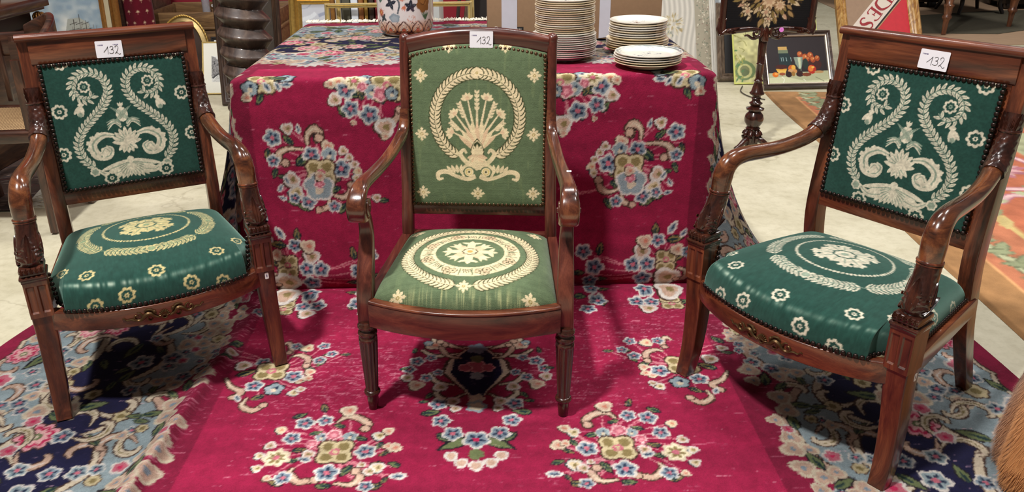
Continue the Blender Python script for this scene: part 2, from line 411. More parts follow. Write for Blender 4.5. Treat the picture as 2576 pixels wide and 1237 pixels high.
# ------------------------------------------------------------------ setting: floor and walls
def setting():
    m, nt, b = _new('floor_concrete')
    tc = _n(nt, 'ShaderNodeTexCoord')
    n1 = _n(nt, 'ShaderNodeTexNoise', Scale=2.2, Detail=8., Roughness=.65)
    n2 = _n(nt, 'ShaderNodeTexNoise', Scale=22., Detail=6., Roughness=.7)
    vo = _n(nt, 'ShaderNodeTexVoronoi', feature='DISTANCE_TO_EDGE', Scale=.9)
    nd = _n(nt, 'ShaderNodeTexNoise', Scale=5., Detail=5.)
    mxv = _n(nt, 'ShaderNodeMix', data_type='VECTOR'); mxv.inputs[0].default_value = .25
    nt.links.new(tc.outputs['Object'], mxv.inputs[4]); nt.links.new(tc.outputs['Object'], nd.inputs['Vector'])
    nt.links.new(nd.outputs['Color'], mxv.inputs[5]); nt.links.new(mxv.outputs[1], vo.inputs['Vector'])
    for k in (n1, n2): nt.links.new(tc.outputs['Object'], k.inputs['Vector'])
    r1 = _n(nt, 'ShaderNodeValToRGB'); e = r1.color_ramp.elements
    e[0].position = .3; e[0].color = lin4((190, 182, 154)); e[1].position = .7; e[1].color = lin4((216, 209, 184))
    nt.links.new(n1.outputs['Fac'], r1.inputs[0])
    r2 = _n(nt, 'ShaderNodeValToRGB'); e = r2.color_ramp.elements
    e[0].position = .3; e[0].color = (.72, .70, .64, 1); e[1].position = .55; e[1].color = (1, 1, 1, 1)
    nt.links.new(n2.outputs['Fac'], r2.inputs[0])
    r3 = _n(nt, 'ShaderNodeValToRGB'); e = r3.color_ramp.elements
    e[0].position = .0; e[0].color = (.55, .52, .47, 1); e[1].position = .006; e[1].color = (1, 1, 1, 1)
    nt.links.new(vo.outputs['Distance'], r3.inputs[0])
    a = _n(nt, 'ShaderNodeMix', data_type='RGBA', blend_type='MULTIPLY'); a.inputs[0].default_value = .6
    nt.links.new(r1.outputs[0], a.inputs[6]); nt.links.new(r2.outputs[0], a.inputs[7])
    c = _n(nt, 'ShaderNodeMix', data_type='RGBA', blend_type='MULTIPLY'); c.inputs[0].default_value = .45
    nt.links.new(a.outputs[2], c.inputs[6]); nt.links.new(r3.outputs[0], c.inputs[7])
    nt.links.new(c.outputs[2], b.inputs['Base Color'])
    b.inputs['Roughness'].default_value = .55; b.inputs['Specular IOR Level'].default_value = .3
    f = MB().box(-6, 8.5, -2.5, 11, -.12, 0).build('floor', m, smooth=False)
    tag(f, 'worn beige concrete floor with cracks and stains', kind='structure')
    red = plain('wall_red', (128, 16, 34), .85, var=.05, scale=300, bump=.2)
    w = MB().box(-3.9, 1.62, 6.25, 6.35, 0, 3.0).build('wall_back', red, smooth=False)
    tag(w, 'crimson fabric display wall behind the stacked pictures', kind='structure')
    dk = plain('wall_dark', (34, 28, 26), .8, var=.1, scale=6)
    w = MB().box(1.62, 8.5, 10.2, 10.3, 0, 3.2).build('wall_far', dk, smooth=False)
    tag(w, 'dark wall at the end of the hall', kind='structure')
    wl = plain('wall_grey', (120, 112, 104), .85, var=.04, scale=5)
    w = MB().box(-4.9, -4.8, -2.5, 10.2, 0, 3.2).build('wall_left', wl, smooth=False)
    tag(w, 'grey wall of the hall beyond the furniture', kind='structure')
setting()

# ------------------------------------------------------------------ the big crimson carpet: over the table, down its front and out over the floor
RED = (142, 28, 62); NAVY = (26, 25, 58); CREAM = (206, 190, 166); BROWN = (66, 44, 36); GREYB = (140, 155, 160)
PEACH = (192, 160, 140); PINK = (188, 100, 116); BLUE = (126, 140, 152); DBLUE = (38, 50, 72); DKG = (34, 54, 54)
GRN = (104, 114, 76); YEL = (194, 178, 140); OLV = (130, 114, 74); WHT = (208, 200, 192); HOT = (186, 40, 82); DARK = (30, 26, 34)
RAX, RYD, RZT = -.03, 2.39, .745          # carpet axis, front of the table, height of the table top
RHW, RV0, RV1 = 1.5, -1.87, 1.45          # half width, far end (fringe), near end

def rose4(c, x, y, r, rot, out, fill, shade, mid):
    for k in range(4):
        a = rot + PI / 4 + k * PI / 2
        c.blob(x + .5 * r * math.cos(a), y + .5 * r * math.sin(a), .62 * r, out[0], 3, .12, a)
    for k in range(4):
        a = rot + PI / 4 + k * PI / 2
        c.blob(x + .5 * r * math.cos(a), y + .5 * r * math.sin(a), .52 * r, fill, 3, .12, a)
        c.blob(x + .55 * r * math.cos(a), y + .55 * r * math.sin(a), .3 * r, shade, 3, .1, a)
    c.disc(x, y, .26 * r, mid); c.disc(x, y, .13 * r, fill)
def bloom(c, x, y, r, rot, n, out, fill, dark, mid):
    c.blob(x, y, r * 1.02, out, n, .28, rot, k=50); c.blob(x, y, r * .80, fill, n, .26, rot, k=50)
    for k in range(n):
        a = rot + 2 * PI * k / n
        c.leaf(x + .16 * r * math.cos(a), y + .16 * r * math.sin(a), .52 * r, .27 * r, a, dark, k=6)
    c.disc(x, y, .24 * r, mid)
def motif(c, it, mir):
    k = it[0]; sg = -1 if mir else 1
    if k == 'S':
        P = [(sg * a, b) for a, b in it[2]]; w = it[1]
        c.ribbon(P, (w * .7, w * 1.45, w * 1.3), BROWN); c.ribbon(P, (w * .3, w * 1.0, w * .85), PEACH)
        c.ribbon(P[:-1] if len(P) > 3 else P, (w * .1, w * .35, w * .1), CREAM)
        a, b = P[-1]; c.disc(a, b, w * .8, BROWN); c.disc(a, b, w * .6, PEACH)
        return
    x, y, r, rot = sg * it[1], it[2], it[3] * 1.02, it[4]
    h = int(abs(it[1]) * 7919 + abs(y) * 3571 + r * 9973)
    a = math.radians(rot)
    if k == 'L':
        if sg < 0: a = PI - a
        L = 2.3 * r
        x -= L / 2 * math.cos(a); y += L / 2 * math.sin(a) * 0
        c.leaf(x, y, L, 1.15 * r, -a, DARK, .8); c.leaf(x + .08 * L * math.cos(a), y - .08 * L * math.sin(a), L * .84, .8 * r, -a, GRN if h % 3 else OLV, .8)
        c.leaf(x + .1 * L * math.cos(a), y - .1 * L * math.sin(a), L * .6, .4 * r, -a, DKG, .8)
    elif k == 'W':
        if sg < 0: a = PI - a
        L = 2.2 * r; x -= L / 2 * math.cos(a)
        c.leaf(x, y, L, 1.1 * r, -a, WHT, .7); c.leaf(x + .15 * L * math.cos(a), y - .15 * L * math.sin(a), L * .7, .6 * r, -a, BLUE, .8)
        c.leaf(x + .3 * L * math.cos(a), y - .3 * L * math.sin(a), L * .4, .25 * r, -a, DBLUE, .8)
    elif k == 'Y': rose4(c, x, y, r, 0, (BROWN,), YEL, OLV, PINK)
    elif k == 'B': bloom(c, x, y, r, (h % 7) * .2, 5, WHT, BLUE, DBLUE, PINK)
    elif k == 'C': bloom(c, x, y, r, .3, 7, CREAM, (228, 214, 180), OLV, PINK)
    elif k == 'P':
        c.blob(x, y, r, (232, 190, 190), 5, .2, .3); c.blob(x, y, r * .8, PINK, 5, .2, .3); c.blob(x, y + .1 * r, r * .4, (228, 150, 160), 3, .2)
    elif k == 'G':
        c.blob(x, y, r * 1.03, DARK if h % 2 else WHT, 5, .2, .9); c.blob(x, y, r * .88, GREYB, 5, .2, .9)
        c.leaf(x - .3 * r, y - .4 * r, r, .4 * r, .9, BLUE); c.leaf(x + .2 * r, y - .5 * r, r * .9, .35 * r, 1.7, DBLUE); c.blob(x, y + .2 * r, r * .3, CREAM, 3, .2)
    elif k == 'K':
        c.blob(x - .12 * r, y + .1 * r, r * 1.05, BROWN if h % 3 else DKG, 3, .26, (h % 9) * .5); c.blob(x, y, r, WHT if h % 2 else CREAM, 3, .26, (h % 9) * .5); c.blob(x, y, r * .66, PEACH if h % 3 else (206, 186, 150), 3, .26, (h % 9) * .5)
        c.blob(x + .1 * r, y, r * .3, OLV if h % 2 else (190, 120, 100), 3, .2, 1)
def paint_rug():
    rng = np.random.default_rng(4)
    c = Canvas(-RHW, RHW, RV0, RV1, .0023, RED)
    U, V = np.meshgrid(c.xs, c.ys)
    # border zones measured from the outer edge
    es = RHW - np.abs(U); ee = V - RV0
    ee2 = np.where(ee < 1.5, ee * .82, 9)
    E = np.minimum(es, ee2)
    S = np.where(es < ee2, V - RV0, np.abs(U))
    def scal(per, amp, ph=0): return amp * np.abs(np.sin(PI * (S / per + ph))) ** .7
    b1 = .055 + scal(.11, .02); b2 = .27 + scal(.31, .075, .2); b3 = .50 + scal(.23, .08, .6); b4 = .60 + scal(.42, .11, .15)
    A = c.a
    def put(m, col): A[m] = np.asarray(col) / 255.
    put((E > b1) & (E < b4), GREYB)
    put((E > b2) & (E < b3), NAVY)
    for b, w in ((b1, .010), (b2, .016), (b3, .016), (b4, .018)):
        put(np.abs(E - b) < w, BROWN); put(np.abs(E - b - .001) < w - .0045, CREAM if b is not b4 else PEACH)
    zone = np.digitize
    # scattered flowers and scrolls in the border, mirrored about the axis
    pts = []
    def clear(x, y, r):
        for q in pts:
            if (q[0] - x) ** 2 + (q[1] - y) ** 2 < (.68 * (q[2] + r)) ** 2: return False
        return True
    tries = 0
    while tries < 15000:
        tries += 1
        u = rng.random() * RHW; v = RV0 + rng.random() * (RV1 - RV0)
        e = min(RHW - u, (v - RV0) * .82 if v - RV0 < 1.5 else 9)
        if e < .085 or e > .74: continue
        navy = .30 < e < .52
        kind = int(rng.choice([0, 1, 2, 2, 3, 3, 3, 4, 5, 6, 7, 8, 8, 9]))
        r = (.022 + .02 * rng.random()) if e < .6 else .018 + .014 * rng.random()
        if kind in (0, 1) and e < .6: r = .045 + .012 * rng.random()
        if kind in (2, 3) and e < .66: r = .042 + .012 * rng.random()
        if not clear(u, v, r): continue
        if u < r * .8: continue
        pts.append((u, v, r))
        a = rng.random() * 2 * PI
        for sg in (1, -1):
            x = sg * u; aa = a if sg > 0 else PI - a
            if kind in (0, 1) and r > .04:
                c.blob(x, v, r * 1.12, BROWN, 9, .26, aa, k=50); bloom(c, x, v, r, aa, 9, (220, 150, 160) if kind else CREAM, HOT if kind else PINK, (226, 170, 170), GRN)
                c.disc(x, v, r * .12, CREAM)
            elif kind in (2, 3) and r > .04:
                P = [(x + r * (1.5 - .27 * k) * math.cos(aa + sg * k * .8), v + r * (1.5 - .27 * k) * math.sin(aa + sg * k * .8)) for k in range(6)]
                c.ribbon(P, (.006, .026, .030, .024, .012), BROWN, 24); c.ribbon(P, (.002, .017, .021, .016, .006), PEACH if kind == 2 else CREAM, 24); c.ribbon(P[1:4], (.002, .005, .002), WHT if kind == 2 else OLV, 10)
            elif kind in (4, 5):
                bloom(c, x, v, r, aa, 5, WHT, BLUE if kind == 4 else GREYB, DBLUE, PINK)
            elif kind == 6:
                c.blob(x, v, r, WHT, 5, .25, aa); c.blob(x, v, r * .75, PINK, 5, .25, aa); c.disc(x, v, r * .25, HOT)
            elif kind == 7:
                c.blob(x, v, r, BROWN, 6, .2, aa); c.blob(x, v, r * .85, YEL, 6, .2, aa); c.blob(x, v, r * .4, OLV, 6, .2, aa)
            elif kind == 8:
                L = r * 2.4; bx, by = x - L / 2 * math.cos(aa), v - L / 2 * math.sin(aa)
                c.leaf(bx, by, L, r * 1.1, aa, DARK); c.leaf(bx, by, L * .92, r * .8, aa, GRN); c.leaf(bx, by, L * .6, r * .3, aa, DKG)
            else:
                c.blob(x, v, r * 1.1, CREAM, 3, .3, aa); c.blob(x, v, r * .8, PEACH, 3, .3, aa); c.blob(x, v, r * .3, BLUE, 3, .3, aa)
    # navy pendant on the axis
    P = np.array([(0, .355), (.035, .385), (.075, .44), (.085, .50), (.055, .55), (.03, .585), (0, .655)])
    def sym(P, s, dy=0): q = P * np.array([s, 1]) + np.array([0, dy]); return np.vstack([q, (q * np.array([-1, 1]))[::-1]])
    c.poly(sym(P, 1.2), BROWN); c.poly(sym(P, 1.06), CREAM); c.poly(sym(P, .86), NAVY)
    for sg in (1, -1):
        Q = lambda L: [(sg * a, b) for a, b in L]
        for L in ([(.02, .37), (.08, .36), (.13, .325), (.11, .29)], [(.05, .40), (.12, .415), (.165, .38)], [(.03, .60), (.075, .63), (.11, .60), (.09, .575)], [(.06, .56), (.11, .545), (.135, .50)]):
            c.ribbon(Q(L), (.012, .026, .016), BROWN); c.ribbon(Q(L), (.004, .015, .008), CREAM)
    for a, b, r in ((0, .47, .034), (.032, .475, .022), (-.032, .475, .022)): c.blob(a, b, r, (226, 170, 170), 5, .2); c.blob(a, b, r * .8, PINK, 5, .2)
    c.blob(0, .515, .02, GREYB, 5, .2); c.blob(0, .43, .02, GRN, 5, .2); c.blob(0, .375, .03, BLUE, 5, .3)
    c.blob(0, .625, .024, CREAM, 5, .3); c.blob(0, .66, .03, GREYB, 5, .3); c.blob(0, .66, .02, CREAM, 5, .3)
    for lst in (RUG_M, RUG_B2, RUG_B1, RUG_B4, RUG_B5, RUG_B6, RUG_B7):
        hub = next((q for q in lst if q[0] == 'Y'), None)
        if hub and lst is not RUG_B6:
            for it in lst:                                         # pale pink stems under the blossoms
                if it[0] in 'BKWL':
                    for sg in (1, -1):
                        x0, y0, x1, y1 = hub[1], hub[2], it[1], it[2]
                        c.ribbon([(sg * x0, y0), (sg * ((x0 + x1) / 2 + .12 * (y1 - y0)), (y0 + y1) / 2 - .12 * (x1 - x0)), (sg * x1, y1)], .0042, (196, 120, 130), 10)
        for it in lst:
            for mir in (False, True): motif(c, it, mir)
    # mirror image of the small bouquets about the fold at the foot of the table
    for it in RUG_B7:
        if it[0] != 'S' and it[2] > -.14:
            for mir in (False, True): motif(c, (it[0], it[1], -it[2] + .01, it[3], it[4]), mir)
    for sg in (1, -1):
        motif(c, ('B', .045, .80, .001, 0), False)
        c.leaf(sg * .01, .79, .10, .04, .5 if sg > 0 else PI - .5, DARK); c.leaf(sg * .015, .795, .085, .028, .5 if sg > 0 else PI - .5, GRN)
        for k, (a, b) in enumerate(((.06, .86), (.035, .885))): c.blob(sg * a, b, .019, WHT, 3, .2, 1.5); c.blob(sg * a, b, .012, PEACH, 3, .2, 1.5)
        bloom(c, sg * .058, .775, .030, .3, 5, WHT, BLUE, DBLUE, PINK)
    bloom(c, 0, .80, .036, .3, 5, WHT, BLUE, DBLUE, HOT); c.blob(0, .855, .02, GRN, 3, .2); c.blob(0, .895, .02, WHT, 3, .2, 1.5); c.blob(0, .895, .012, PEACH, 3, .2, 1.5)
    # leafy sprays where the scalloped border meets the red field, beside the axis on the table
    for sg in (1, -1):
        for u0, v0 in ((.42, -.97), (.30, -1.0), (.55, -.99), (.12, -1.02)):
            for k in range(7):
                a = PI / 2 + (k - 3) * .42
                c.leaf(sg * u0, v0, .075, .03, a if sg > 0 else PI - a, WHT); c.leaf(sg * u0, v0, .05, .016, a, PEACH if k % 2 else BLUE)
    A[E < .80] *= .80
    # abrash and wear: pale weft showing in short streaks across the pile
    n = vnoise(A.shape[:2], (90, 6), rng); A *= (.93 + .14 * n)[..., None].astype(np.float32)
    grain = rng.random(A.shape[:2]).astype(np.float32); A *= (.94 + .12 * grain)[..., None]
    wear = vnoise(A.shape[:2], (14, 9), rng)
    hot = np.exp(-((np.abs(U) - .33) / .22) ** 2 - ((V - .50) / .22) ** 2) + 2.2 * np.exp(-((U + .722 + .077 * V) / .028) ** 2) * (V > .05) + .5 * np.exp(-((np.abs(U) - .5) / .3) ** 2 - ((V - .25) / .2) ** 2)
    hot = np.where(V < 0, .05, hot * 1.0 + .07)
    nst = 150000
    su = rng.random(nst) * 2 * RHW - RHW; sv = RV0 + rng.random(nst) * (RV1 - RV0)
    i = ((su + RHW) / c.res).astype(int); j = ((sv - RV0) / c.res).astype(int)
    ln = (2 + 14 * rng.random(nst) ** 3).astype(int)
    keep = rng.random(nst) < .75 * hot[j, i] * (.15 + 1.1 * wear[j, i])
    pale = np.array((226, 178, 184)) / 255.
    for ii, jj, L in zip(i[keep], j[keep], ln[keep]):
        q = A[jj, ii:ii + L]; al = .30 if c.mark[jj, ii] else .55
        q += (pale - q) * al * rng.random()
    return c
def rug_profile(v):
    Y = np.where(v > 0, RYD - v, np.where(v > -RZT, RYD, RYD + (-RZT - v)))
    Z = np.where(v > 0, .004, np.where(v > -RZT, .004 - v, RZT))
    return Y, Z
def gsm(a, sig):
    k = int(max(1, 3 * sig)); w = np.exp(-.5 * (np.arange(-k, k + 1) / sig) ** 2); w /= w.sum()
    p = np.concatenate([2 * a[:1] - a[k:0:-1], a, 2 * a[-1:] - a[-2:-k - 2:-1]]) if a.ndim == 1 else None
    return np.convolve(p, w, 'valid')
def build_rug():
    c = paint_rug()
    st = .0042
    u = np.linspace(-RHW, RHW, int(2 * RHW / st) + 1)
    vf = np.arange(RV0, RV1, .0023)                       # fine profile, smoothed for the rolled edges
    Yf, Zf = rug_profile(vf)
    Yf = Yf + np.where(vf < 0, .034 * np.exp(-(vf / .035) ** 2), .034 * np.exp(-(vf / .05) ** 2)) * (vf > -RZT)   # tucked crease at the foot of the table
    Zf = Zf + np.where(vf > 0, .012 * np.exp(-((vf - .045) / .018) ** 2), 0)
    Yf = np.where(vf < -.3, gsm(Yf, 7), gsm(Yf, 2.5)); Zf = np.maximum(np.where(vf < -.3, gsm(Zf, 7), gsm(Zf, 2.5)), .004)
    v = np.concatenate([np.arange(RV0, -RZT - .08, .008), np.arange(-RZT - .08, RV1, st)])
    Y0 = np.interp(v, vf, Yf)[:, None]; Z0 = np.interp(v, vf, Zf)[:, None]
    Uu, Vv = np.meshgrid(u, v)
    hw = .75
    au = np.abs(Uu); sg = np.sign(Uu)
    w = np.maximum(0, au - hw)
    w = np.where(au > hw - .03, np.maximum(w, (au - hw + .03) ** 2 / .12 * (au < hw + .03)) , w)
    s = np.clip(Vv + RZT, 0, RZT); t = s / RZT            # 0 at the table edge, 1 at the floor
    a = (t ** .8) * PI / 2
    onfl = np.clip(Vv, 0, None)
    # beyond the table edge the carpet hangs down the side, swinging outward as it nears the floor
    back = .42 * np.exp(-onfl / .16) * t
    sx = np.where(Vv < 0, .10 + .84 * np.sin(a) * .72, 1 - .34 * np.exp(-onfl / np.where(Uu < 0, .20, .11)))
    drop = np.where(Vv < 0, np.cos(a), 0)
    X = sg * (np.minimum(au, hw) + w * sx)
    Y = Y0 + w * back
    Z = Z0 - w * drop
    over = np.maximum(0, .005 - Z)
    X += sg * over * .9; Z = np.maximum(Z, .005)
    # gentle slack in the hanging front
    bell = np.sin(PI * t) * (Vv < 0) * (au < hw + .3)
    Y += bell * (.012 * np.sin(5.1 * Uu + 1) + .02 * t)
    Z += np.where(Vv > .02, .0016 * (np.sin(9 * X + 5 * Y) + np.sin(13 * Y - 4 * X)), 0) * np.clip(onfl * 8, 0, 1)
    # the ridge where a fold in the carpet runs towards the camera
    xr = -.737 - RAX - .077 * (RYD - Y); d = X - xr
    hgt = np.clip(.008 + .030 * onfl, 0, .034) * (Vv > 0) * np.clip(onfl * 12, 0, 1)
    Z += hgt * np.where(d < 0, np.exp(-(d / .040) ** 2), np.exp(-(d / .015) ** 2))
    Z = np.maximum(Z, .004)
    edge = (au > RHW - .001) | (Vv > RV1 - st * 1.1)
    Z = np.where(edge & (Vv > 0), .001, Z)
    X = X + RAX
    P = np.stack([X, Y, Z], -1)
    jr = np.random.default_rng(77); col = c.sample(Uu + jr.normal(0, .0009, Uu.shape), Vv + jr.normal(0, .0009, Uu.shape))   # slightly uneven knots
    me = mesh_np('crimson_carpet', P.reshape(-1, 3), grid_faces(*Uu.shape)[:, ::-1].copy(), True, 180, col.reshape(-1, 3))
    o = link('crimson_carpet', me, painted('carpet_pile', .95, .04, .55, 420, .12, var=.16, sheen_rough=.5))
    tag(o, 'large crimson floral carpet draped over the table and spread across the floor', 'carpet')
    # knotted white fringe along the far end on the table
    rng = random.Random(3); f = MB()
    for k in range(230):
        x = RAX - .74 + 1.48 * k / 229; y = RYD - RZT - RV0 - .002
        for q in range(2):
            p0 = (x, y, RZT + .004); dx = rng.uniform(-.006, .006)
            p1 = (x + dx, y + rng.uniform(.01, .025), RZT + rng.uniform(.004, .011)); p2 = (x + dx * 2.5, y + rng.uniform(.03, .055), RZT + rng.uniform(.001, .012))
            f.tube(cr([p0, p1, p2], 4), np.array([.0022, .003, .0026, .0012]), 4)
    fo = f.build('fringe', plain('fringe_wool', (226, 218, 202), .9, var=.1), o); fo['kind'] = 'stuff'; fo['label'] = 'white knotted fringe'
build_rug()
# folding table that carries the carpet
def carried_table():
    t = empty('trestle_table', (RAX, 2.95, 0)); mt = plain('table_ply', (150, 120, 84), .6)
    MB().rbox(-.735, .735, -.535, .52, .70, .735, .004).build('table_top', mt, t)
    for sx in (-1, 1):
        for sy in (-1, 1):
            MB().tube([(sx * .62, sy * .42, 0), (sx * .62, sy * .42, .70)], .016, 10).build('leg', plain('table_steel', (90, 92, 96), .4, .9), t)
    tag(t, 'display table hidden beneath the crimson floral carpet', 'table')
carried_table()

# ------------------------------------------------------------------ armchairs
MAH = dict(c0=(58, 27, 17), c1=(97, 48, 30), c2=(134, 74, 45))
MAHD = dict(c0=(38, 19, 14), c1=(62, 31, 22), c2=(84, 44, 30))
MAHM = dict(c0=(58, 27, 22), c1=(92, 44, 34), c2=(118, 62, 46))
def mah(ax): return wood('mahogany', axis=ax, **MAH)
def mahm(ax): return wood('mahogany_red', axis=ax, **MAHM)
def carved(): return wood('mahogany_carved', axis='z', rough=.26, coat=.5, **MAHD)
def nail_mesh():
    b = MB(); b.lathe([(.0060, 0), (.0058, .0018), (.0044, .0036), (.0020, .0046), (.0003, .0048)], 9)
    V = np.concatenate(b.v); return V, b.f
_nv, _nf = nail_mesh()
NAIL_DARK = mesh_np('nail', _nv, _nf, True, 180); NAIL_DARK.materials.append(plain('nail_bronze', (52, 40, 36), .34, .75, var=.15, scale=90))
NAIL_BRASS = mesh_np('nail', _nv * .95, _nf, True, 180); NAIL_BRASS.materials.append(plain('nail_brass', (92, 68, 48), .34, .8, var=.15, scale=90))
def nails(me, pts, nor, parent):
    for p, n in zip(pts, nor):
        o = bpy.data.objects.new('nail', me); COL.objects.link(o); o.parent = parent
        o.matrix_local = Matrix.Translation(Vector(p)) @ Vector(n).to_track_quat('Z', 'Y').to_matrix().to_4x4()
def along(pts, step):
    P = np.asarray(pts, float); d = np.r_[0, np.cumsum(np.linalg.norm(np.diff(P, axis=0), axis=1))]
    n = max(1, int(round(d[-1] / step))); s = np.linspace(0, d[-1], n + 1)
    return np.stack([np.interp(s, d, P[:, k]) for k in range(3)], 1)

# ---- fabrics
VG = (32, 63, 55); VC = (206, 196, 174); VL = (136, 148, 130); VD = (20, 50, 42)
def garland(c, path, L, w, col, vein, step, stem=.0022, edge=VG, spread=.62):
    P = cr(path, 240); d = np.r_[0, np.cumsum(np.linalg.norm(np.diff(P, axis=0), axis=1))]
    T = nrm(np.gradient(P, axis=0))
    n = int(d[-1] / step)
    for k in range(n):
        s = (k + .5) * step; i = int(np.searchsorted(d, s))
        a = math.atan2(T[i, 1], T[i, 0])
        for sd in (1, -1):
            aa = a + sd * spread
            c.leaf(P[i, 0] - .1 * L * math.cos(aa), P[i, 1] - .1 * L * math.sin(aa), L * 1.22, w * 1.55, aa, edge, .7); c.leaf(P[i, 0], P[i, 1], L, w, aa, col, .7)
            if vein: c.leaf(P[i, 0] + .18 * L * math.cos(aa), P[i, 1] + .18 * L * math.sin(aa), L * .6, w * .28, aa, vein)
    c.ribbon(path, stem, vein or col, 120)
def rosette(c, x, y, r, col, ring, mid, n=8):
    c.blob(x, y, r, col, n, .22, .2, k=64); c.blob(x, y, r * .66, mid, n, .2, .2, k=64)
    c.blob(x, y, r * .3, ring, 6, .3); c.disc(x, y, r * .12, mid)
def vel_back(shift, ros):
    """panel coordinates: x -.19...19, y 0 (bottom) .. .36"""
    c = Canvas(-.21, .21, -.02, .38, .0009, VG)
    def S(L): return [(a, b) for a, b in L]
    sp = [(-.092, .058), (-.118, .088), (-.126, .128), (-.110, .166), (-.078, .200), (-.046, .232), (-.026, .268), (-.030, .304), (-.058, .326), (-.092, .322), (-.112, .296), (-.106, .266), (-.080, .254), (-.060, .270)]
    sp = [(a, b) for a, b in sp]
    for sg in (-1, 1):
        Q = [(sg * -a + shift, b) for a, b in sp]
        garland(c, Q, .0205, .0078, VC, VL, .0122, .0022, spread=.72)
        rosette(c, sg * .083 + shift, .290, .017, VC, VL, VG)
        # bell flower hanging from the scroll end
        bx, by = sg * .100 + shift, .238
        for a in (-.9, -.5, -.1): c.leaf(bx, by, .030, .012, -PI / 2 + sg * (a + .9), VC, .6)
        c.blob(bx, by + .004, .008, VC, 4, .3); c.blob(bx + sg * .006, by - .024, .007, VL, 5, .3)
        # acanthus C-scroll
        C = [(sg * .030 + shift, .146), (sg * .062 + shift, .150), (sg * .090 + shift, .128), (sg * .084 + shift, .096), (sg * .056 + shift, .090), (sg * .044 + shift, .108), (sg * .058 + shift, .118)]
        c.ribbon(C, (.010, .020, .022, .026, .022, .012, .008), VC, 60); c.ribbon(C, (.002, .004, .005, .005, .004, .002), VL, 60)
        for i, q in enumerate(cr(C, 13)[2:9]): c.blob(q[0] + sg * .010, q[1] + .004, .0075, VC, 4, .3, i)
        c.blob(sg * .060 + shift, .104, .014, VC, 5, .15); c.ribbon([(sg * .048 + shift, .100), (sg * .060 + shift, .112), (sg * .070 + shift, .100)], .0018, VL)
        # fronds by the pineapple
        for k in range(4): c.ribbon([(sg * .008 + shift, .168 + .004 * k), (sg * .024 + shift, .182 + .003 * k), (sg * .044 + shift, .172 + .007 * k - .008)], (.0052, .0052, .002), VC if k % 2 == 0 else VL)
        # bottom spray
        for k in range(7):
            a = -PI / 2 + sg * (.12 + .2 * k); L = .050 + .006 * k
            c.leaf(shift, .070, L, .016, a, VC, .6); c.leaf(shift, .066, L * .8, .003, a, VL, .6)
        c.ribbon([(sg * .03 + shift, .040), (sg * .062 + shift, .034), (sg * .088 + shift, .050)], (.022, .018, .008), VC); c.ribbon([(sg * .03 + shift, .040), (sg * .062 + shift, .034), (sg * .088 + shift, .050)], .0022, VL)
        rosette(c, sg * .098 + shift, .048, .014, VC, VL, VL, 6)
    # pineapple and palmette
    c.blob(shift, .204, .016, VC, 12, .08, sy=1.35)
    for k in range(-3, 4):
        c.ribbon([(shift - .016 + .004 * k, .186 + .002 * k), (shift + .016 + .004 * k, .222 + .002 * k)], .0013, VL, 3); c.ribbon([(shift + .016 - .004 * k, .186 + .002 * k), (shift - .016 - .004 * k, .222 + .002 * k)], .0013, VL, 3)
    for a in (-.5, 0, .5): c.leaf(shift, .224, .016, .006, PI / 2 + a, VC)
    for k in range(9):
        a = PI / 2 + (k - 4) * .36
        c.leaf(shift, .122, .048 - .002 * abs(k - 4), .015, a, VC, .6); c.leaf(shift, .126, .034, .003, a, VL)
    for k in range(5):
        a = -PI / 2 + (k - 2) * .4
        c.leaf(shift, .126, .036, .014, a, VC, .6); c.leaf(shift, .122, .026, .003, a, VL)
    c.disc(shift, .124, .010, VC); c.disc(shift, .072, .010, VC)
    for x, y in ros: rosette(c, x, y, .0215, VC, VC, VG)
    return c
def vel_seat(ros, VC=VC, VL=VL):
    c = Canvas(-.36, .36, -.26, .52, .0011, VG)
    cx, cy = 0, .205
    t = np.linspace(0, 2 * PI, 9)
    # wreath in four branches with rosettes between
    for q in range(4):
        for dirn in (1, -1):
            A = PI / 2 * q + PI / 4
            th = np.linspace(A, A + dirn * PI / 4 * .90, 6)
            garland(c, [(cx + .166 * math.cos(a), cy + .166 * math.sin(a)) for a in th], .030, .0088, VC, VL, .0118, .0024, spread=.72)
        a = PI / 2 * q; rosette(c, cx + .166 * math.cos(a), cy + .166 * math.sin(a), .016, VC, VL, VL, 8)
    for k in range(76):
        a = 2 * PI * k / 76; c.disc(cx + .113 * math.cos(a), cy + .113 * math.sin(a), .0043, VC, k=8)
    # leafy central medallion
    for k in range(12):
        a = 2 * PI * k / 12; L = .082 if k % 3 else .066
        c.leaf(cx + .014 * math.cos(a), cy + .014 * math.sin(a), L - .014, .028, a, VC, .6)
        c.leaf(cx + .02 * math.cos(a), cy + .02 * math.sin(a), L - .03, .004, a, VL)
        for sd in (.17, -.17): c.disc(cx + (L - .012) * math.cos(a + sd), cy + (L - .012) * math.sin(a + sd), .006, VC)
    c.blob(cx, cy, .030, VG, 8, .15); c.blob(cx, cy, .025, VC, 8, .22); c.blob(cx, cy, .010, VL, 6, .2)
    for x, y in ros: rosette(c, x, y, .0215, VC, VC, VG)
    return c
TG = (98, 114, 84); TC = (232, 212, 172); TP = (224, 192, 156); TD = (66, 72, 48)
def star(c, x, y, r):
    for k in range(8):
        a = k * PI / 4; L = r * (1 if k % 2 == 0 else .82)
        c.leaf(x, y, L, r * .34, a, TC, .6)
        for sd in (-1, 1): c.leaf(x + .5 * L * math.cos(a), y + .5 * L * math.sin(a), L * .4, r * .16, a + sd * .6, TC)
    c.disc(x, y, r * .2, (150, 128, 60)); c.disc(x, y, r * .12, TC)
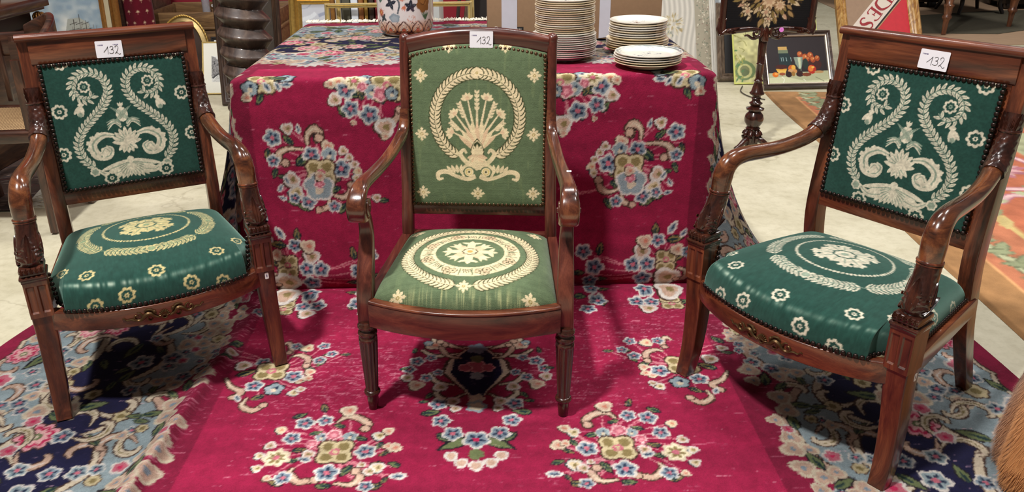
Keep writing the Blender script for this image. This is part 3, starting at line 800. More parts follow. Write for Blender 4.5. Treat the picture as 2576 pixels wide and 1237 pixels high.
def weave_lines(c, seed, amt, pale):
    rng = np.random.default_rng(seed); A = c.a
    A *= (1 + .10 * (rng.random((A.shape[0], 1, 1)) - .5) + .06 * (rng.random(A.shape[:2] + (1,)) - .5)).astype(np.float32)
    n = vnoise(A.shape[:2], (10, 40), rng)
    q = np.asarray(pale) / 255.
    m = (n > .80)[..., None] * amt
    A += (q - A) * m
def tap_back():
    c = Canvas(-.22, .22, -.03, .50, .0009, TG)
    cx, cy = .0, .258; R = .118
    for dirn in (1, -1):
        th = np.linspace(-PI / 2 + dirn * .42, -PI / 2 + dirn * (PI - .10), 16)
        garland(c, [(cx + R * math.cos(a), cy + R * 1.02 * math.sin(a)) for a in th], .027, .0105, TC, None, .0125, .0030, edge=TD, spread=.62)
    star(c, cx, cy + R * 1.04, .017)
    # sheaf in the middle
    b = (0, .185)
    for k in range(11):
        a = PI / 2 + (k - 5) * .27; L = .125 - .008 * abs(k - 5)
        ex, ey = L * math.cos(a) * .85, b[1] + L * math.sin(a) + .015
        c.ribbon([b, (ex * .55, b[1] + (ey - b[1]) * .55), (ex, ey)], (.009, .0032), TC, 10)
        if k % 2 == 0:
            for q in (-1.2, -.6, 0, .6, 1.2): c.leaf(ex, ey - .004, .020, .010, a + q, TC, .6)
            c.disc(ex, ey, .006, TP)
        else:
            for q in range(5):
                px, py = ex * (1 - .07 * q), ey - (ey - b[1]) * .08 * q
                for sd in (1, -1): c.leaf(px, py, .013, .0065, a + sd * .6, TC)
    for k in range(9):
        a = PI / 2 + (k - 4) * .22; c.leaf(0, .165, .085 - .004 * abs(k - 4), .014, a, TC if k % 2 else TP, .6)
    def ogive(s): return [(-.016 * s, .150), (-.017 * s, .168), (-.011 * s, .186), (0, .172 + .026 * s), (.011 * s, .186), (.017 * s, .168), (.016 * s, .150)]
    c.poly(ogive(1.15), TD); c.poly(ogive(.98), TC); c.poly(ogive(.80), TD)
    for k in range(7): c.leaf(0, .150, .036 - .004 * abs(k - 3), .009, PI / 2 + (k - 3) * .3, TC, .6)
    for k in range(9): c.leaf(0, .152, .030, .012, -PI / 2 + (k - 4) * .33, TC if k % 2 else TP, .6)
    c.blob(0, .124, .016, TC, 7, .2)
    for sg in (-1, 1):
        c.ribbon([(sg * .008, .128), (sg * .030, .132), (sg * .048, .155), (sg * .038, .168), (sg * .030, .158)], (.006, .013, .012, .009, .006), TC, 30)
        # base scrolls
        c.ribbon([(sg * .006, .092), (sg * .028, .083), (sg * .058, .090), (sg * .090, .104), (sg * .112, .098), (sg * .112, .082), (sg * .098, .084)], (.014, .012, .010, .013, .014, .010, .006), TC, 50)
        c.ribbon([(sg * .004, .118), (sg * .028, .124), (sg * .045, .108), (sg * .038, .088)], (.008, .009, .008, .006), TC, 30)
        for k in range(4): c.leaf(sg * (.048 + .008 * k), .100, .026, .010, PI / 2 + sg * (.1 - .25 * k), TC, .6)
        c.disc(sg * .024, .104, .013, TC); c.disc(sg * .024, .104, .009, (214, 190, 90)); c.blob(sg * .024, .104, .008, TC, 8, .3); c.disc(sg * .024, .104, .003, TD)
        for y in (.372, .210, .040): star(c, sg * .158, y, .021)
        star(c, sg * .078, .452 - .002, .019)
    star(c, 0, .040, .021)
    weave_lines(c, 5, .12, (170, 180, 120))
    return c
def tap_seat():
    c = Canvas(-.34, .34, -.26, .50, .0011, TG)
    cx, cy = 0, .155
    for dirn in (1, -1):
        th = np.linspace(-PI / 2 + dirn * .10, -PI / 2 + dirn * (PI - .10), 18)
        garland(c, [(cx + .165 * math.cos(a), cy + .165 * math.sin(a)) for a in th], .028, .0098, TC, None, .0122, .003, edge=TD, spread=.68)
    star(c, cx, cy - .166, .02); star(c, cx, cy + .166, .02)
    t = np.arange(80) * 2 * PI / 80
    def ring(r, col): c.poly(np.stack([cx + r * np.cos(t), cy + r * np.sin(t)], 1), col)
    ring(.131, TC); ring(.090, TG)
    for k in range(16):
        a = 2 * PI * k / 16
        if k % 2 == 0:
            for q in range(6): c.leaf(cx + .093 * math.cos(a - .14 + .056 * q), cy + .093 * math.sin(a - .14 + .056 * q), .034, .0035, a - .14 + .056 * q, TG, .5) if q in (0, 5) else c.leaf(cx + .098 * math.cos(a - .14 + .056 * q), cy + .098 * math.sin(a - .14 + .056 * q), .022, .0022, a - .14 + .056 * q + .3, TD, .5)
        else:
            for q in (-1, 0, 1):
                x, y = cx + (.111 + .011 * (q == 0)) * math.cos(a + .09 * q), cy + (.111 + .011 * (q == 0)) * math.sin(a + .09 * q)
                c.blob(x, y, .0125, TD, 5, .25); c.blob(x, y, .0105, TP, 5, .25); c.disc(x, y, .003, TD)
    for k in range(8):
        a = 2 * PI * k / 8; L = .074 if k % 2 == 0 else .064
        c.leaf(cx + .012 * math.cos(a), cy + .012 * math.sin(a), L - .012, .022 if k % 2 == 0 else .028, a, TC if k % 2 == 0 else TP, .6)
        if k % 2 == 0:
            for sd in (1, -1): c.leaf(cx + .050 * math.cos(a), cy + .050 * math.sin(a), .030, .012, a + sd * 1.15, TC, .7)
        else:
            for q in (-.6, 0, .6): c.leaf(cx + .04 * math.cos(a), cy + .04 * math.sin(a), .030, .010, a + q, TC, .7)
    c.blob(cx, cy, .022, TD, 8, .2); c.blob(cx, cy, .019, TC, 8, .25); c.blob(cx, cy, .008, (200, 160, 90), 6, .2)
    for x, y in ((-.165, -.03), (.165, -.03), (-.17, .335), (.165, .335), (-.075, .385), (.075, .385), (-.09, -.125), (.09, -.125)): star(c, x, y, .024)
    rng = np.random.default_rng(8); U, V = np.meshgrid(c.xs, c.ys)
    n = vnoise(c.a.shape[:2], (9, 260), rng)
    m = (np.clip((n - .45) * 2.2, 0, 1) * np.exp(-((V + .040) / .024) ** 2) * np.clip(1.1 - (np.abs(U) / .19) ** 4, 0, 1))[..., None] * .75
    c.a += (np.array((214, 208, 150)) / 255. - c.a) * m
    weave_lines(c, 6, .06, (170, 180, 120))
    return c
def wear_band(c, y0, wid, amt, seed):
    """pile rubbed pale along the front edge of a velvet seat"""
    rng = np.random.default_rng(seed); U, V = np.meshgrid(c.xs, c.ys)
    n = vnoise(c.a.shape[:2], (5, 120), rng); n2 = vnoise(c.a.shape[:2], (3, 6), rng)
    m = np.exp(-((V - y0(U)) / wid) ** 2) * np.clip(n * 1.6 - .3, 0, 1) * np.clip(n2 * 1.9 - .15, 0, 1) * amt
    c.a += (np.array((190, 200, 180)) / 255. - c.a) * m[..., None]
    n = vnoise(c.a.shape[:2], (60, 240), rng); c.a *= (.90 + .2 * n)[..., None]

def cushion(name, c, mat, parent, front, back, hwf, ztop, zedge, dome, ny=230, nx=280, p=7., ref=(0, .2), notch=None, ztilt=0., ex=.45):
    """padded seat; front(s), back(s) give y for s=-1..1; hwf(tau 0..1) half width"""
    s = np.sin(np.linspace(-1, 1, nx) * PI / 2 * .985); s /= s.max()
    t = np.sin(np.linspace(-1, 1, ny) * PI / 2 * .985); t /= t.max()
    S, T = np.meshgrid(s, t); tau = (T + 1) / 2
    Y = front(S) * (1 - tau) + back(S) * tau
    X = S * hwf(tau)
    prof = np.clip(1 - np.abs(S) ** p, 0, 1) ** ex * np.clip(1 - np.abs(T) ** (1.5 * p), 0, 1) ** ex
    Z = zedge + (ztop - zedge) * prof + dome * (1 - S * S) * (1 - T * T) + ztilt * T * prof
    if notch is not None: X, Y = notch(X, Y, S, T)
    P = np.stack([X, Y, Z], -1)
    # pattern coordinates follow the cloth surface
    dx = np.linalg.norm(np.diff(P, axis=1), axis=2); ax = np.concatenate([np.zeros((ny, 1)), np.cumsum(dx, 1)], 1); ax -= ax[:, nx // 2:nx // 2 + 1]
    dy = np.linalg.norm(np.diff(P, axis=0), axis=2); ay = np.concatenate([np.zeros((1, nx)), np.cumsum(dy, 0)], 0)
    j = int(np.argmin(np.abs(Y[:, nx // 2] - ref[1]))); ay = ay - ay[j:j + 1] + Y[j:j + 1]
    col = c.sample(np.clip(ax, -.35, .35), np.clip(ay, -.25, .5))
    me = mesh_np(name, P.reshape(-1, 3), grid_faces(ny, nx), True, 180, col.reshape(-1, 3))
    return link(name, me, mat, parent), P
def back_panel(name, c, mat, parent, hw, z0, ztopf, yf, bulge, nx=230, nz=220):
    s = np.linspace(-1, 1, nx); t = np.linspace(0, 1, nz)
    S, T = np.meshgrid(s, t)
    X = S * hw; Z = z0 + (ztopf(S) - z0) * T
    edge = np.clip(1 - np.abs(S) ** 10, 0, 1) ** .5 * np.clip(1 - np.abs(2 * T - 1) ** 10, 0, 1) ** .5
    Y = yf(Z) - .004 - bulge * (.45 * edge + .55 * (1 - S * S) * (1 - (2 * T - 1) ** 2))
    P = np.stack([X, Y, Z], -1)
    col = c.sample(X, Z - z0)
    me = mesh_np(name, P.reshape(-1, 3), grid_faces(nz, nx), True, 180, col.reshape(-1, 3))
    return link(name, me, mat, parent)
# ---- paper lot labels with handwritten numbers
PAPER = None
STROKES = {'1': [[(-.006, -.001), (.002, .008), (.005, .013)], [(.005, .013), (.0045, .004), (.004, -.006)]],
           '3': [[(-.003, .011), (.001, .0135), (.005, .011), (.003, .0065), (-.0005, .005)], [(-.0005, .005), (.0045, .004), (.005, -.0015), (.0005, -.005), (-.0055, -.003)]],
           '2': [[(-.002, .0085), (-.003, .012), (.0015, .0145), (.0045, .011), (.003, .005), (-.0005, -.0015), (-.0045, -.0055)], [(-.0045, -.0055), (-.001, -.003), (.002, -.005), (.005, -.008), (.009, -.006)]]}
def lot_card(parent, M, w, h, prints, label, sc=1.0, dz=-.0065, dx=.005, ink_off=0):
    paper = plain('card_paper', (236, 232, 238), .55, var=.015, scale=60); ink = plain('ink_black', (16, 16, 22), .5, var=0); grey = plain('print_grey', (150, 144, 166), .6, var=0)
    q = rrect(w, h, .0025, 3)
    b = MB(); b.loft(np.array([np.c_[q, np.full(len(q), z)] for z in (0, .0009)]))
    card = b.build('lot_card', paper, parent, smooth=False, M=M); card['label'] = label
    k = MB()
    for i, ch in enumerate('132'):
        for st in STROKES[ch]:
            p = np.array([(x * sc + dx + (i - 1) * .0125 * sc, y * sc + dz, .0012) for x, y in st])
            k.tube(cr(p, 14), .00085 * sc, 5, (0, 0, 1), .5)
    o = k.build('handwritten_number', ink, card, M=M); o['label'] = 'handwritten black number 132'
    g = MB()
    for x0 in prints:
        for i, ww in enumerate((.0008, .0008, .0022, .0022, .004)):
            x = x0 + (0, .0018, .0034, .0062, .0094)[i]
            g.box(x, x + ww, h / 2 - .0128, h / 2 - .0096, .0009, .0011)
    g.build('small_print', grey, card, smooth=False, M=M)
    return card
def sticker(parent, M, w=.010, h=.019):
    q = rrect(w, h, .0022, 3); b = MB(); b.loft(np.array([np.c_[q, np.full(len(q), z)] for z in (0, .0006)]))
    o = b.build('price_sticker', plain('sticker_white', (238, 236, 234), .5, var=.01), parent, smooth=False, M=M)
    o['label'] = 'small white sticker'
    g = MB().box(-.0016, .0016, -.0035, .004, .0006, .0008); g.build('small_print', plain('print_grey', (120, 112, 140), .6), o, smooth=False, M=M)
def frame_M(p, xa, za):
    """matrix with local z = za (outwards), local x ~ xa"""
    z = nrm(za); x = nrm(np.asarray(xa) - np.dot(xa, z) * z); y = np.cross(z, x)
    m = np.eye(4); m[:3, 0] = x; m[:3, 1] = y; m[:3, 2] = z; m[:3, 3] = p; return m

# ---- carving relief
def scales(th, s, n_around=9, row=.0095, depth=.0022):
    """overlapping fish-scale relief; th angle, s length along the body (metres)"""
    best = np.zeros(np.broadcast(th, s).shape)
    for k in range(2):
        r = s / row + .5 * k * 1.0
        rr = (s / row - k) / 2.0; i = np.floor(rr); f = rr - i
        a = (th / (2 * PI) * n_around + (.5 if k else 0.0)); fa = (a - np.floor(a)) - .5
        d = np.sqrt((fa * 2.0) ** 2 * .9 + (f) ** 2 * 1.0)
        best = np.maximum(best, np.where(d < 1.0, (1 - .55 * d) * (f > -.1), 0))
    return depth * best
def carved_tube(path, rad, relief, n=56, ref=(1, 0, 0)):
    T, A, B = frames(path, ref); k = len(path); t = np.arange(n) * 2 * PI / n
    d = np.r_[0, np.cumsum(np.linalg.norm(np.diff(path, axis=0), axis=1))]
    R = rad[:, None] + relief(t[None, :], d[:, None])
    return path[:, None, :] + R[..., None] * (np.cos(t)[None, :, None] * A[:, None, :] + np.sin(t)[None, :, None] * B[:, None, :])
def leaf_relief(b, base, tip, wid, nor, lift=.004, lobes=5):
    """raised carved leaf with a midrib and lobed edge"""
    base = np.asarray(base, float); tip = np.asarray(tip, float); ax = tip - base; L = np.linalg.norm(ax); ax /= L
    nor = nrm(np.asarray(nor) - np.dot(nor, ax) * ax); sd = np.cross(ax, nor)
    n = 15; R = []
    for i in range(n):
        t = i / (n - 1); w = wid / 2 * math.sin(PI * min(1, .12 + .88 * t ** .85)) ** .7 * (1 - .25 * abs(math.sin(lobes * PI * t)))
        c = base + ax * L * t
        ring = []
        for q, h in ((-1, 0), (-.6, .8), (-.3, .45), (0, 1.1), (.3, .45), (.6, .8), (1, 0)):
            ring.append(c + sd * w * q + nor * lift * h * (math.sin(PI * min(1, .15 + .8 * t)) ** .5))
        R.append(ring)
    R = np.array(R); k, m = R.shape[:2]
    F = [(i * m + j, i * m + j + 1, (i + 1) * m + j + 1, (i + 1) * m + j) for i in range(k - 1) for j in range(m - 1)]
    V = R.reshape(-1, 3); nv = len(V)
    low = V - nor * .004
    b.add(np.vstack([V, low]), F + [(q[3] + nv, q[2] + nv, q[1] + nv, q[0] + nv) for q in F])

def dolphin_chair(label, loc, rz, ros_b, ros_s, shift, card, stick, wear, seatcol):
    root = empty('dolphin_armchair', loc, rz)
    tag(root, label, 'armchair', 'pair of green velvet dolphin armchairs')
    vel = painted('green_velvet', .95, .50, .22, 1300, .05, var=.16, sheen_rough=.5, vscale=60, tint=(.52, .86, .72))
    yb = lambda z: .386 + (z - .44) * .106                      # front plane of the back
    # stiles run from the crest into raked rear legs
    for sg in (-1, 1):
        pz = [(.216, .545, 0), (.214, .500, .10), (.212, .452, .22), (.212, .424, .33), (.2115, .412, .44), (.211, .432, .62), (.2115, .452, .80), (.212, .462, .905)]
        p = cr([(sg * a, b, z) for a, b, z in pz], 40)
        zz = p[:, 2]
        wd = np.interp(zz, [0, .3, .44, .905], [.030, .036, .036, .034]); dp = np.interp(zz, [0, .3, .45, .9], [.036, .048, .050, .044])
        b = MB(); b.loft(sweep_rect(p, wd, dp, .003)); b.build('back_leg', mah('z'), root)
    # crest: plain board with a rolled top moulding
    b = MB()
    q = [(.000, -.028), (.000, .036), (.030, .036), (.030, -.028)]
    b.rbox(-.203, .203, yb(.87) - .001, yb(.87) + .020, .842, .912, .002)
    b.build('crest_board', mah('x'), root)
    b = MB(); prof = np.array([(-.012, -.004), (-.016, .002), (-.0155, .009), (-.010, .0135), (.006, .015), (.024, .013), (.030, .006), (.030, -.004)])
    b.loft(np.array([[(x, yb(.905) + .004 + py, .909 + pz) for py, pz in prof] for x in np.linspace(-.230, .230, 9)]))
    b.build('crest_moulding', mah('x'), root, angle=50)
    b = MB(); b.rbox(-.197, .197, yb(.46) + .002, yb(.46) + .030, .442, .486, .003); b.build('lower_back_rail', mah('x'), root)
    MB().loft(np.array([[(x, yb(z) + d, z) for x, d in ((-.1965, .004), (.1965, .004), (.1965, .014), (-.1965, .014))] for z in (.474, .850)])).build('back_board', mah('x'), root)
    c = vel_back(shift, ros_b)
    rng = np.random.default_rng(2); n = vnoise(c.a.shape[:2], (120, 120), rng); c.a *= (.90 + .2 * n)[..., None].astype(np.float32)
    pan = back_panel('back_upholstery', c, vel, root, .189, .483, lambda S: .841 + 0 * S, yb, .012)
    pts = []; rz0, rz1, hw = .487, .838, .186
    loop = [(-hw, rz0), (-hw, rz1), (hw, rz1), (hw, rz0), (-hw, rz0)]
    P = []
    for (a, z), (a2, z2) in zip(loop[:-1], loop[1:]):
        seg = along([(a, 0, z), (a2, 0, z2)], .0126)[:-1]; P += [(x, yb(zv) - .008, zv) for x, _, zv in seg]
    nails(NAIL_DARK, P, [(0, -1, .1)] * len(P), pan)
    # arms: scaled neck at the stile, smooth sweep, ring, dolphin body on a pedestal
    for sg in (-1, 1):
        A = lambda L: np.array([(sg * x, y, z) for x, y, z in L])
        # carved scaled neck
        pn = cr(A([(.2155, .440, .778), (.2155, .428, .735), (.216, .416, .705), (.218, .398, .672), (.222, .368, .652)]), 36)
        rn = np.interp(np.linspace(0, 1, 36), [0, .25, .6, 1], [.0175, .019, .021, .0225])
        b = MB(); b.loft(carved_tube(pn, rn, lambda t, s: scales(t, s, 8, .0090, .0042)))
        for k in range(4):                                       # collar of leaves above the scales
            dx_ = (k - 1.5) * .0095; x0 = sg * .2155 + dx_; yy_ = .430 - math.sqrt(max(0, .0200 ** 2 - dx_ ** 2))
            leaf_relief(b, (x0, yy_, .742), (x0 + dx_ * .3, .424, .784 - .008 * (k in (1, 2))), .0125, (0, -1, .1), .006, 3)
        b.tube(np.array([(sg * .2155 + .021 * math.cos(a), .428 + .021 * math.sin(a), .741) for a in np.linspace(0, 2 * PI, 25)]), .0035, 8, (0, 0, 1), caps=False)
        b.build('scaled_arm_neck', carved(), root, angle=28)
        # smooth arm
        pa = cr(A([(.2195, .388, .664), (.224, .350, .645), (.231, .305, .633), (.240, .240, .626), (.248, .170, .627), (.255, .110, .629), (.260, .072, .622), (.2635, .050, .602), (.2655, .042, .570), (.266, .039, .532)]), 60)
        ra = np.interp(np.linspace(0, 1, 60), [0, .12, .35, .55, .72, .85, 1], [.0215, .0205, .0195, .021, .024, .0255, .0235])
        b = MB(); b.loft(sweep(pa, ra, 24)); b.build('arm', wood('mahogany_arm', axis='y', c0=(52, 26, 16), c1=(96, 52, 30), c2=(134, 80, 46), rough=.2, coat=.7), root, angle=60)
        b = MB(); pr = pa[-3]; T = nrm(pa[-1] - pa[-5])
        e1 = nrm(np.cross(T, (1, 0, 0))); e0 = np.cross(e1, T)
        for off, rr in ((0, .0031), (.0062, .0022)):
            b.tube(np.array([pr + T * off + (.0240) * (math.cos(a) * e0 + math.sin(a) * e1) for a in np.linspace(0, 2 * PI, 29)]), rr, 8, tuple(T), caps=False)
        b.build('arm_ring', mah('z'), root)
        # dolphin
        pd = cr(A([(.266, .039, .535), (.267, .032, .510), (.268, .022, .486), (.270, .010, .464), (.271, .004, .448), (.271, .006, .438)]), 40)
        rd = np.interp(np.linspace(0, 1, 40), [0, .25, .5, .72, .88, 1], [.0225, .0245, .0275, .0295, .0265, .0215])
        def rel(t, s):
            sc = scales(t, s, 9, .0085, .0024) * np.clip(1.2 - s / .055, 0, 1)
            face = .0012 * np.sin(s * 700 + 2 * np.cos(2 * t)) * np.clip((s - .05) / .03, 0, 1)
            return sc + face
        b = MB(); b.loft(carved_tube(pd, rd, rel))
        leaf_relief(b, (sg * .270, -.026, .452), (sg * .2675, .006, .515), .034, (0, -1, .35), .0065, 6)
        for sd in (-1, 1):                                       # fins, cheek and eye
            leaf_relief(b, (sg * .270 + sd * .026, .010, .455), (sg * .268 + sd * .025, .030, .508), .022, (sd, -.2, 0), .005, 4)
            leaf_relief(b, (sg * .271 + sd * .024, -.012, .446), (sg * .271 + sd * .025, .046, .470), .016, (sd, 0, .2), .006, 3)
            b.lathe([(.0045, 0), (.004, .002), (.0005, .003)], 10)
            v = b.v[-1]; b.v[-1] = v[:, [2, 0, 1]] * np.array([sd, 1, 1]) + np.array([sg * .270 + sd * .0275, .000, .474])
        b.build('dolphin_carving', carved(), root, angle=28)
        # pedestal: capital, moulded abacus, fluted block
        b = MB(); x = sg * .271
        b.rbox(x - .0285, x + .0285, -.031, .036, .424, .440, .005)
        for k in range(5): leaf_relief(b, (x - .022 + .011 * k, -.033, .427), (x - .022 + .011 * k, -.031, .442), .011, (0, -1, .2), .004, 3)
        b.rbox(x - .0265, x + .0265, -.028, .033, .418, .426, .002)
        b.rbox(x - .0310, x + .0310, -.0335, .0385, .410, .419, .0035); b.rbox(x - .0280, x + .0280, -.0305, .0355, .402, .412, .002)
        b.build('pedestal_capital', carved(), root)
        b = MB(); w = .0262
        # fluted block: front face with two sunk flutes
        sec = [(-w, -.028), (-w + .004, -.028), (-w + .007, -.0245), (-.006, -.0245), (-.003, -.028), (.003, -.028), (.006, -.0245), (w - .007, -.0245), (w - .004, -.028), (w, -.028), (w, .034), (-w, .034)]
        sol = [(q[0], -.028 if i not in (10, 11) else q[1]) for i, q in enumerate(sec)]
        rings = []
        for z, s2 in ((.306, sol), (.318, sol), (.322, sec), (.388, sec), (.392, sol), (.404, sol)): rings.append([(x + a, bb, z) for a, bb in s2])
        b.loft(np.array(rings)); b.build('pedestal_block', mah('z'), root, angle=25)
        # sabre front leg
        pl = cr(A([(.272, .004, .314), (.273, .006, .25), (.276, .010, .18), (.279, .008, .10), (.281, .000, .045), (.282, -.012, .0)]), 30)
        wd = np.linspace(.050, .037, 30); dp = np.interp(np.linspace(0, 1, 30), [0, .4, 1], [.056, .050, .036])
        b = MB(); b.loft(sweep_rect(pl, wd, dp, .0035)); b.build('front_leg', mah('z'), root)
        # side rail
        b = MB(); b.loft(sweep_rect(np.array([(sg * .272, .03, .287), (sg * .248, .22, .287), (sg * .222, .43, .287)]), .024, .050, .003)); b.build('side_rail', mah('y'), root)
        if sg == stick[0]: sticker(root, frame_M((sg * .2968 if stick[1] else sg * .272 + .002, .016 if stick[1] else -.0255, .287 if stick[1] else .292), (0, sg, 0) if stick[1] else (1, 0, 0), (sg, 0, 0) if stick[1] else (0, -1, 0)))
    # bowed front rail, back rail
    fx = lambda x: -.016 - .082 * np.clip(1 - (x / .252) ** 2, 0, 1) ** .9
    xs = np.linspace(-.250, .250, 33)
    b = MB(); b.loft(sweep_rect(np.array([(x, fx(x) + .010, .287) for x in xs]), .028, .052, .003, ref=(0, 1, 0)))
    b.build('front_rail', mah('x'), root)
    MB().rbox(-.20, .20, .405, .428, .27, .335, .003).build('back_rail', mah('x'), root)
    # seat
    c = vel_seat(ros_s, *seatcol)
    wear_band(c, lambda u: -.083 + 1.25 * u * u, .007, wear, 3)
    front = lambda S: fx(S * .244) + .004
    def notch(X, Y, S, T):
        k = np.clip((np.abs(S) - .80) / .2, 0, 1) ** .6 * np.clip((-T - .55) / .45, 0, 1) ** .7
        X = X - np.sign(S) * .040 * k; Y = Y + .032 * k
        return X, Y
    seat, P = cushion('seat_upholstery', c, vel, root, front, lambda S: .404 + 0 * S, lambda tau: .274 - .056 * tau, .372, .314, .044, p=11., ex=.42, notch=notch, ztilt=-.004)
    e = P[0]; lo = P[6]
    pth = e[(np.abs(e[:, 0]) < .236)]
    pp = along(pth, .0126); pp[:, 2] = .3195
    ns = []
    T = nrm(np.gradient(pp, axis=0)); ns = np.stack([T[:, 1], -T[:, 0], 0 * T[:, 0] + .05], 1)
    pts = [tuple(p + n * .002) for p, n in zip(pp, ns)]; nor = [tuple(n) for n in ns]
    for sg in (-1, 1):                                           # run up the inner face of each pedestal and back along the side
        x0 = pp[0][0] if sg < 0 else pp[-1][0]; y0 = (pp[0] if sg < 0 else pp[-1])[1]
        for k in range(1, 7): pts.append((sg * (abs(x0) + .0016 * k), y0 + .004 * k - .004, .3195 + .0118 * k)); nor.append((sg * -.3, -1, .1))
        for y in np.arange(.062, .40, .0126): pts.append((sg * (.2655 - .115 * (y - .03)), y, .3185)); nor.append((sg, 0, .1))
    nails(NAIL_DARK, pts, nor, seat)
    # gilt bronze mount on the front rail: shell between scrolling winged figures
    b = MB()
    def on(x, z, d=.002): return np.array([x, fx(x) - .004 - d, .287 + z * 1.3])
    for k in range(9):
        a = PI * (k + .5) / 9; r = .0135
        b.tube(cr([on(0, -.006), on(.6 * r * math.cos(a), -.006 + .6 * r * math.sin(a), .004), on(r * math.cos(a), -.006 + r * math.sin(a), .0025)], 6), np.array([.0009, .0012, .0016, .0019, .002, .0012]), 6)
    b.tube(np.array([on(.006 * math.cos(a), -.007 + .004 * math.sin(a), .003) for a in np.linspace(0, 2 * PI, 13)]), .0022, 6, (0, 1, 0))
    for sg in (-1, 1):
        b.tube(cr([on(sg * .012, -.008), on(sg * .024, -.003, .004), on(sg * .034, .005, .005), on(sg * .044, .002, .004), on(sg * .054, -.006), on(sg * .064, -.007), on(sg * .070, -.001), on(sg * .066, .004), on(sg * .061, .001)], 34), np.interp(np.linspace(0, 1, 34), [0, .2, .35, .6, 1], [.0026, .0052, .0056, .0034, .0018]), 7, (0, 1, 0))
        b.tube(cr([on(sg * .066, -.007), on(sg * .078, -.003), on(sg * .088, -.004), on(sg * .094, .001), on(sg * .098, -.001)], 16), np.linspace(.003, .0010, 16), 6, (0, 1, 0))
        b.tube(cr([on(sg * .020, .002), on(sg * .028, .011), on(sg * .038, .013), on(sg * .046, .010)], 12), np.linspace(.0042, .0012, 12), 6, (0, 1, 0))
        b.tube(cr([on(sg * .034, .004), on(sg * .040, -.006), on(sg * .034, -.011), on(sg * .028, -.008)], 12), np.linspace(.003, .0012, 12), 6, (0, 1, 0))
        b.tube(cr([on(sg * .050, .000), on(sg * .056, .008), on(sg * .063, .009)], 9), np.linspace(.003, .001, 9), 6, (0, 1, 0))
        h = on(sg * .022, .007, .004); b.lathe([(.0005, -.0042), (.003, -.003), (.0042, 0), (.003, .003), (.0005, .0042)], 8); b.v[-1] = b.v[-1] + h
    o = b.build('bronze_mount', plain('gilt_bronze', (92, 70, 44), .48, .8, var=.2, scale=120), root); o['label'] = 'gilt bronze mount of a shell between winged scrolls'
    zc = .875 + card[2]; nrmv = (0, -1, .106)
    lot_card(root, frame_M((card[0], yb(zc) - .0052 - .002 * 0, zc), (math.cos(card[1]), 0, math.sin(card[1])), nrmv), .069, .0460, card[3], 'white paper lot card with a handwritten number', 1.08)
    return root
ROSB = [(-.160, .228), (.166, .246), (-.172, .108), (.176, .126), (-.062, .014 + .010), (.088, .030), (-.135, .360), (.150, .364)]
ROSS = [(-.162, -.012), (.157, -.012), (0, -.060), (-.078, -.108), (.076, -.108), (-.226, .045), (.226, .050), (-.262, .19), (.262, .19), (-.262, .31), (.262, .31), (-.155, -.110), (.158, -.112)]
dolphin_chair('green velvet dolphin armchair standing by the carpet fold, leftmost of the three', (-.862, 1.843, .004), math.radians(25.86), ROSB, ROSS, -.004, (-.004, -.03, -.007, (-.028, .011)), (1, False), .8, ((194, 176, 124), (128, 140, 104)))  # golden seat pattern: the light falling on this chair is put into its colour
ROSB2 = [(-.176, .244), (.158, .228), (-.176, .110), (-.080, .012), (.070, .010), (-.120, .352), (.150, .350), (.176, .100)]
dolphin_chair('green velvet dolphin armchair turned sideways, rightmost of the three', (.729, 1.647, .004), math.radians(-54.14), ROSB2, ROSS, .004, (.020, -.02, -.003, (-.029,)), (1, True), .7, (VC, VL))

